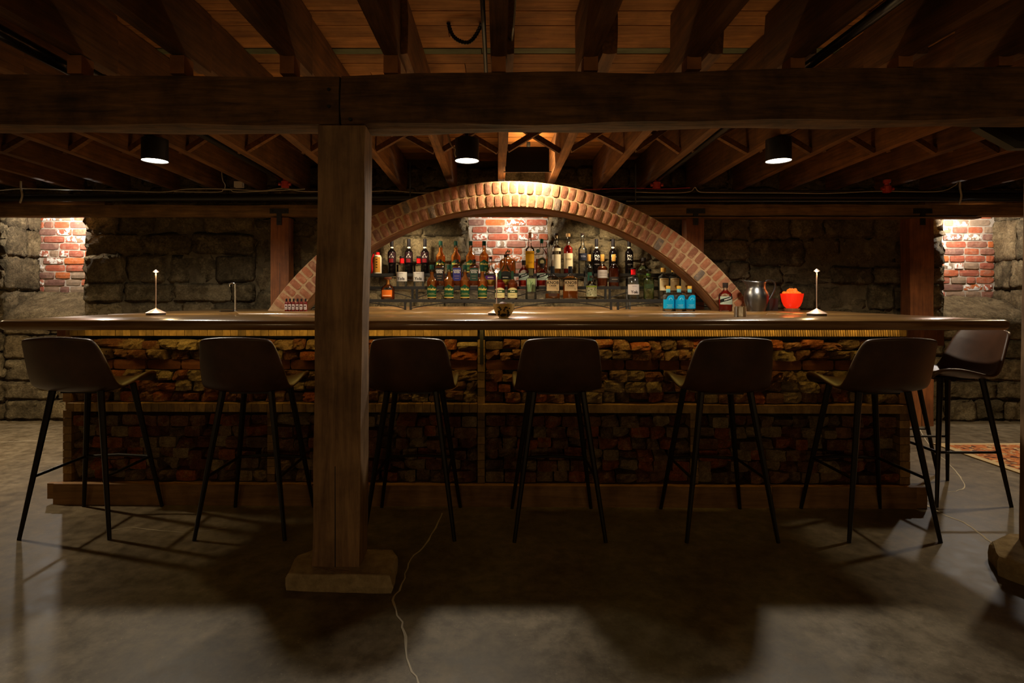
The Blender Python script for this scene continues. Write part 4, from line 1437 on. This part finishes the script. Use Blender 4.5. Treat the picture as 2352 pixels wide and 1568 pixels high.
bw = thing('ceramic_bowl', 'small cream ceramic bowl with a dark leafy pattern on the bar', 'bowl', ((1157 - VX) * 3.10 / F, 3.10, ZT))
MB().lathe([(.0, .0), (.026, 0), (.027, .006), (.040, .016), (.052, .036), (.058, .058), (.0605, .081), (.0585, .081), (.055, .058), (.048, .036), (.036, .020), (0, .014)], 28).build('bowl_body', plain('cream_ceramic', srgb(190, 158, 88), .35), bw, True)
pt = MB()
for i in range(34):
    a = -math.pi / 2 + R(rnd.uniform(-34, 36)); t = rnd.random(); z_ = .012 + .055 * t
    r_ = .040 + (.0605 - .040) * min(1, max(0, (z_ - .014) / .045)) ** .6 + .0006
    s_ = rnd.uniform(.004, .009) * (1.2 - t * .5)
    c_ = Vector((r_ * math.cos(a), r_ * math.sin(a), z_)); tx = Vector((-math.sin(a), math.cos(a), 0)); nrm = Vector((math.cos(a), math.sin(a), -.2))
    tz = Vector((0, 0, 1)); q_ = rnd.uniform(0, 3)
    pt.add([c_ + nrm * .0012] + [c_ + nrm * .0010 + (tx * math.cos(q_ + R(45 * e)) + tz * math.sin(q_ + R(45 * e))) * s_ * rnd.uniform(.5, 1.1) for e in range(8)],
           [(0, 1 + e, 1 + (e + 1) % 8) for e in range(8)])
pt.build('leaf_pattern', flat((46, 40, 30)), bw)
tag(MB().lathe([(0, 0), (.018, .003), (.028, .016), (.030, .030), (.024, .044), (.012, .052), (0, .054)], 14).build('brown_ball', plain('brown_rind', srgb(92, 50, 32), .6), None, True, loc=(bw.location.x - .006, 3.105, ZT + .038)),
    'rounded brown lump sitting in the ceramic bowl', 'ball')

jg = thing('steel_cup', 'small shiny steel cup on the bar left of the pitcher', 'cup', ((1700 - VX) * 3.3 / F, 3.3, ZT))
MB().lathe([(0, 0), (.035, 0), (.0355, .003), (.0335, .058), (.0345, .061), (.0325, .061), (.0315, .006), (0, .005)], 24).build('cup_body', M['chrome'], jg, True)

pc = thing('metal_pitcher', 'pewter coloured metal water pitcher with a looped handle', 'pitcher', ((1737 - VX) * 4.36 / F, 4.36, ZT))
prof = [(0, 0), (.062, 0), (.064, .006), (.078, .040), (.0905, .085), (.092, .120), (.086, .150), (.074, .172), (.069, .185), (.068, .200), (.071, .222), (.075, .234)]
mb = MB().lathe(prof, 32)
vv = []
for (x, y, z) in mb.v:                                          # pull the rim out to the left into a pouring lip
    if z > .19 and x < 0:
        k_ = ((z - .19) / .044) * max(0, -x / .075) ** 4
        x -= .042 * k_; z += .012 * k_
    vv.append((x, y, z))
mb.v = vv; mb.f = mb.f[:-1]
pb = mb.build('pitcher_body', M['steel'], pc, True)
md = pb.modifiers.new('thick', 'SOLIDIFY'); md.thickness = .003; md.offset = -1
MB().tube(spline([(.066, 0, .222), (.085, 0, .243), (.118, 0, .245), (.145, 0, .222), (.146, 0, .180), (.128, 0, .135), (.106, 0, .098), (.092, 0, .085)], 6), .0065, 8).build('pitcher_handle', M['steel'], pc, True)
bk = MB().lathe([(0, 0), (.05, 0), (.05, .10), (0, .10)], 4).build('dark_canister', M['blackpaint'], None, loc=((1772 - VX) * 4.52 / F, 4.52, ZT), rot=(0, 0, 0))
tag(bk, 'dark box standing behind the pitcher handle', 'box')

sl = thing('salt_lamp', 'round bowl lamp glowing red orange beside the pitcher', 'lamp', ((1819 - VX) * 4.34 / F, 4.34, ZT))
MB().lathe([(0, 0), (.058, 0), (.060, .005), (.056, .024), (0, .024)], 24).build('wooden_foot', M['redpost'], sl, True)
MB().lathe([(0, .024), (.040, .024), (.058, .042), (.072, .075), (.082, .128), (.083, .140), (.078, .140), (.070, .085), (.05, .05), (0, .045)], 28).build('glowing_bowl', M['saltbowl'], sl, True)
for i in range(15):
    a = i * 2.4; r_ = .054 * math.sqrt((i % 11) / 11.0) if i < 11 else .02
    h_ = .126 + (.030 if i > 10 else .012) + (.012 * (1 - r_ / .06))
    bmq = bmesh.new(); bmesh.ops.create_icosphere(bmq, subdivisions=2, radius=.021)
    for v_ in bmq.verts:
        v_.co += v_.co.normalized() * noise.noise(v_.co * 60 + Vector((i * 3, 0, 0))) * .009
        v_.co.z *= .8
    me = bpy.data.meshes.new('salt_chunk'); bmq.to_mesh(me); bmq.free()
    o = ob('salt_chunk', me, M['salt'], None, (sl.location.x + r_ * math.cos(a), sl.location.y + r_ * math.sin(a), ZT + h_))
    tag(o, 'rough orange salt chunk heaped in the glowing red bowl', 'salt chunk', 'salt chunks in the glowing bowl')
point(sl.location.x, sl.location.y, ZT + .235, .5, (1.0, .20, .04), .04)

fc = thing('tap', 'slim chrome tap with a short spout at the left of the counter', 'tap', ((540 - VX) * 4.35 / F, 4.35, ZT))
MB().tube([(0, 0, 0), (0, 0, .215)], .0085, 12).build('tap_column', M['chrome'], fc, True)
MB().lathe([(0, 0), (.022, 0), (.022, .006), (.010, .012), (0, .012)], 16).build('tap_foot', M['chrome'], fc, True)
MB().tube(spline([(0, 0, .215), (-.010, 0, .222), (-.03, 0, .222), (-.042, 0, .214), (-.043, 0, .195)], 5), .0075, 10).build('tap_spout', M['chrome'], fc, True)
MB().tube([(-.018, 0, .222), (-.020, 0, .195)], .004, 8).build('tap_lever', M['chrome'], fc, True)
tag(MB().lathe([(0, 0), (.05, 0), (.055, .004), (.05, .008), (0, .008)], 20).build('steel_tray', M['chrome'], None, True, loc=(fc.location.x - .01, 4.24, ZT)), 'flat shiny drip tray beside the tap', 'tray')

# ------------------------------------------------------------------ ceiling fixtures
dl = thing('can_light', '', 'lamp', (0, 0, 0), 0, 'black can lights over the bar')
MB().lathe([(.075, .02), (.0765, 0), (.077, .005), (.077, .14), (0, .14)], 28).build('can_housing', M['blackpaint'], dl, True)
MB().lathe([(.012, .13), (.012, .418), (0, .418)], 8).build('hanging_stem', M['blackpaint'], dl)
MB().lathe([(0, .004), (.0745, .004), (.0745, .007), (0, .007)], 24).build('can_lens', M['lens'], dl)
for i, ((x, y), lb) in enumerate(zip(DOWN, ('black can light between the joists left of the post', 'black can light left of the steel plate above the arch', 'black can light between the joists over the right of the bar'))):
    o = dl if i == 0 else copy_tree(dl)
    o.location = (x, y, 2.062); o['label'] = lb

sp = thing('steel_plate', 'black sheet steel plate hung between joists above the arch crown', 'plate', (.2345, 4.30, 2.19))
MB().box(-.171, .171, -.002, .002, -.03, .165).box(-.171, -.075, -.002, .002, .165, .185).build('plate_sheet', M['blacksteel'], sp)
MB().box(-.185, .19, -.004, .004, -.034, -.028).build('plate_lip', M['iron'], sp)
tag(MB().lathe([(0, .03), (.012, .03), (.016, .05), (.016, .09), (0, .09)], 10).build('lamp_holder', M['blackpaint'], None, True, loc=(.25, 4.40, 2.33)), 'lamp holder behind the steel plate over the arch', 'lamp')

# pipes and cables along the back wall
def run(label, cat, name, pts, r, m, n=8, sm=True):
    o = MB().tube(pts, r, n).build(name, m, None, sm)
    return tag(o, label, cat)


run('thick black pipe along the top of the back wall', 'pipe', 'pipe', [(-5.8, 4.93, 2.065), (5.8, 4.93, 2.085)], .033, M['pipe'], 14)
run('thin dark pipe below the thick one on the right', 'pipe', 'pipe', [(1.15, 4.91, 2.035), (5.6, 4.91, 2.04)], .008, M['steel'])
run('narrow steel conduit above the thick back pipe at right', 'pipe', 'conduit', [(1.0, 4.90, 2.125), (5.6, 4.90, 2.118)], .009, M['iron'])
run('pale cable sagging along the joist ends at left', 'cable', 'cable', spline([at(0, 437, 4.9), at(50, 433, 4.9), at(140, 435, 4.9), at(240, 437, 4.9), at(370, 441, 4.9), at(430, 434, 4.9), at(520, 434, 4.9), at(600, 438, 4.9), at(650, 432, 4.9), at(690, 439, 4.9), at(735, 440, 4.9)], 4), .004, M['cable'])
run('second pale cable crossing the first left of the post', 'cable', 'cable', spline([at(400, 440, 4.88), at(500, 441, 4.88), at(512, 436, 4.88), at(530, 436, 4.88), at(545, 441, 4.88), at(640, 437, 4.88), at(700, 434, 4.88)], 4), .0035, M['cable'])
run('pale cable pair hanging down to the joist ends', 'cable', 'cable', spline([at(509, 388, 4.9), at(511, 412, 4.9), at(517, 424, 4.9), at(516, 434, 4.9)], 4), .0035, M['cable'])
run('red wire along the joist ends right of the arch', 'cable', 'cable', spline([at(1330, 436, 4.86), at(1450, 432, 4.86), at(1520, 434, 4.86), at(1585, 431, 4.86)], 4), .0035, M['redcable'])
run('pale cable tied up to a joist right of the arch', 'cable', 'cable', spline([at(1460, 441, 4.85), at(1540, 443, 4.85), at(1585, 440, 4.85), at(1596, 430, 4.85), at(1606, 440, 4.85), at(1640, 442, 4.85), at(1800, 443, 4.85), at(1900, 444, 4.85), at(2020, 439, 4.85), at(2150, 440, 4.85), at(2190, 428, 4.85), at(2200, 418, 4.85)], 4), .0035, M['cable'])
run('pale cable on the wall right of the post', 'cable', 'cable', spline([at(845, 440, 4.88), at(900, 438, 4.88), at(960, 443, 4.88), at(1020, 442, 4.88)], 4), .0035, M['cable'])
for px, y0, y1, lb in ((48, 432, 466, 'grey strap hanger round the pipe at far left'), (2205, 432, 470, 'grey strap hanger round the pipe at far right')):
    run(lb, 'hanger', 'pipe_hanger', spline([at(px, y0 - 16, 4.88), at(px, y0, 4.88), at(px + 3, (y0 + y1) / 2, 4.87), at(px - 2, y1, 4.88)], 4), .008, M['cable'])
for px, y0, y1, lb in ((1460, 396, 466, 'thin threaded hanger rod right of the arch'), (942, 392, 452, 'thin threaded hanger rod between post and arch'), (1986, 362, 402, 'thin rod hanging between joists at right')):
    run(lb, 'rod', 'hanger_rod', [at(px, y0 - 20, 4.86), at(px, y1, 4.86)], .006, M['duct'])
for px, py, lb in ((655, 418, 'red pipe fitting under the joists left of the post'), (1508, 420, 'red pipe fitting under the joists right of the arch'), (2037, 429, 'red pipe fitting under the joists at far right')):
    c_ = at(px, py, 4.84)
    r_ = thing('pipe_fitting', lb, 'fitting', c_, 0)
    MB().lathe([(0, -.05), (.030, -.05), (.034, -.046), (.034, .004), (.020, .012), (.020, .03), (.030, .036), (.030, .06), (0, .06)], 14).build('fitting_body', M['redmetal'], r_, True)
    for sx in (-1, 1):
        MB().lathe([(0, 0), (.014, 0), (.014, .02), (0, .02)], 6).build('fitting_bolt', M['redmetal'], r_, loc=(sx * .034, -.008, -.02), rot=(0, R(90) * sx, 0))
jb = MB().box(-.036, .036, -.02, .02, -.026, .026).build('junction_box', M['greybox'], None, loc=at(549, 424, 4.86))
tag(jb, 'small pale electrical box below the joists left of the post', 'box')
# pipes under the near joists
run('fat black pipe running between the joists at upper left', 'pipe', 'pipe', [(-1.865, -1.5, 2.205), (-1.865, 2.5, 2.185)], .028, M['pipe'], 14)
run('slim black pipe between the joists at upper right', 'pipe', 'pipe', [(1.335, -1.5, 2.20), (1.335, 2.5, 2.185)], .020, M['pipe'], 14)
run('dark pipe beside a joist above the left of the bar', 'pipe', 'pipe', [(-1.90, 2.5, 2.245), (-1.90, 5.1, 2.215)], .022, M['pipe'], 12)
run('dark pipe beside a joist right of the arch', 'pipe', 'pipe', [(1.41, 2.5, 2.24), (1.41, 5.1, 2.205)], .020, M['pipe'], 12)
lp = spline([at(1040, -60, 2.62), at(1036, 0, 2.62), at(1030, 50, 2.60), at(1044, 86, 2.60), at(1076, 97, 2.60), at(1100, 68, 2.60), at(1115, 20, 2.60), at(1118, -40, 2.60)], 12)
run('looped black armoured cable hanging at the top of the photo', 'cable', 'armoured_cable', lp, [.0105 if i % 2 else .0075 for i in range(len(lp))], M['pipe'], 8, False)
run('grey conduit beside the middle joist, top centre', 'pipe', 'conduit', [(-.055, 1.6, 2.30), (-.055, 2.95, 2.30)], .010, M['duct'])
run('pale wire on the right side of the middle joist', 'cable', 'cable', spline([(.06, 1.7, 2.30), (.066, 2.1, 2.28), (.060, 2.5, 2.30), (.06, 2.95, 2.33)], 5), .005, M['cable'])
run('frayed pale cable hanging beside the middle can light', 'cable', 'cable', spline([at(991, 258, 3.2), at(1020, 262, 3.2), at(1025, 292, 3.2), at(1029, 312, 3.2), at(1036, 332, 3.2), at(1045, 342, 3.2), at(1044, 352, 3.2), at(1047, 360, 3.2)], 5), .004, M['cable'])
# grey duct at the upper right
du = thing('grey_duct', 'grey green octagonal duct end below the joists at upper right', 'duct', at(2392, 262, 2.95))
oc = [(.36 * math.cos(R(22.5 + 45 * i)),   .30 * math.sin(R(22.5 + 45 * i))) for i in range(8)]
oc2 = [(x * .88, z * .80) for x, z in oc]
mb = MB()
for P_, y in ((oc, 0), (oc, .05), (oc2, -.004), (oc2, .02)):
    for (x, z) in P_: mb.v.append((x, y, z * .66))
for i in range(8):
    j = (i + 1) % 8
    mb.f += [(i, j, j + 8, i + 8), (j, i, i + 16, j + 16), (j + 16, i + 16, i + 24, j + 24)]
mb.f.append(tuple(range(24, 32)))
mb.build('duct_shell', M['duct'], du)

# ------------------------------------------------------------------ rug
rg = thing('rug', 'worn orange patterned rug on the floor at right', 'rug', (3.50, 4.43, 0))
MB().box(.06, 1.8, -2.2, -.05, .001, .009).build('rug_field', M['rug'], rg)
MB().box(0, .06, -2.2, 0, .001, .008).box(.06, 1.8, -.05, 0, .001, .008).build('rug_border', M['rugedge'], rg)
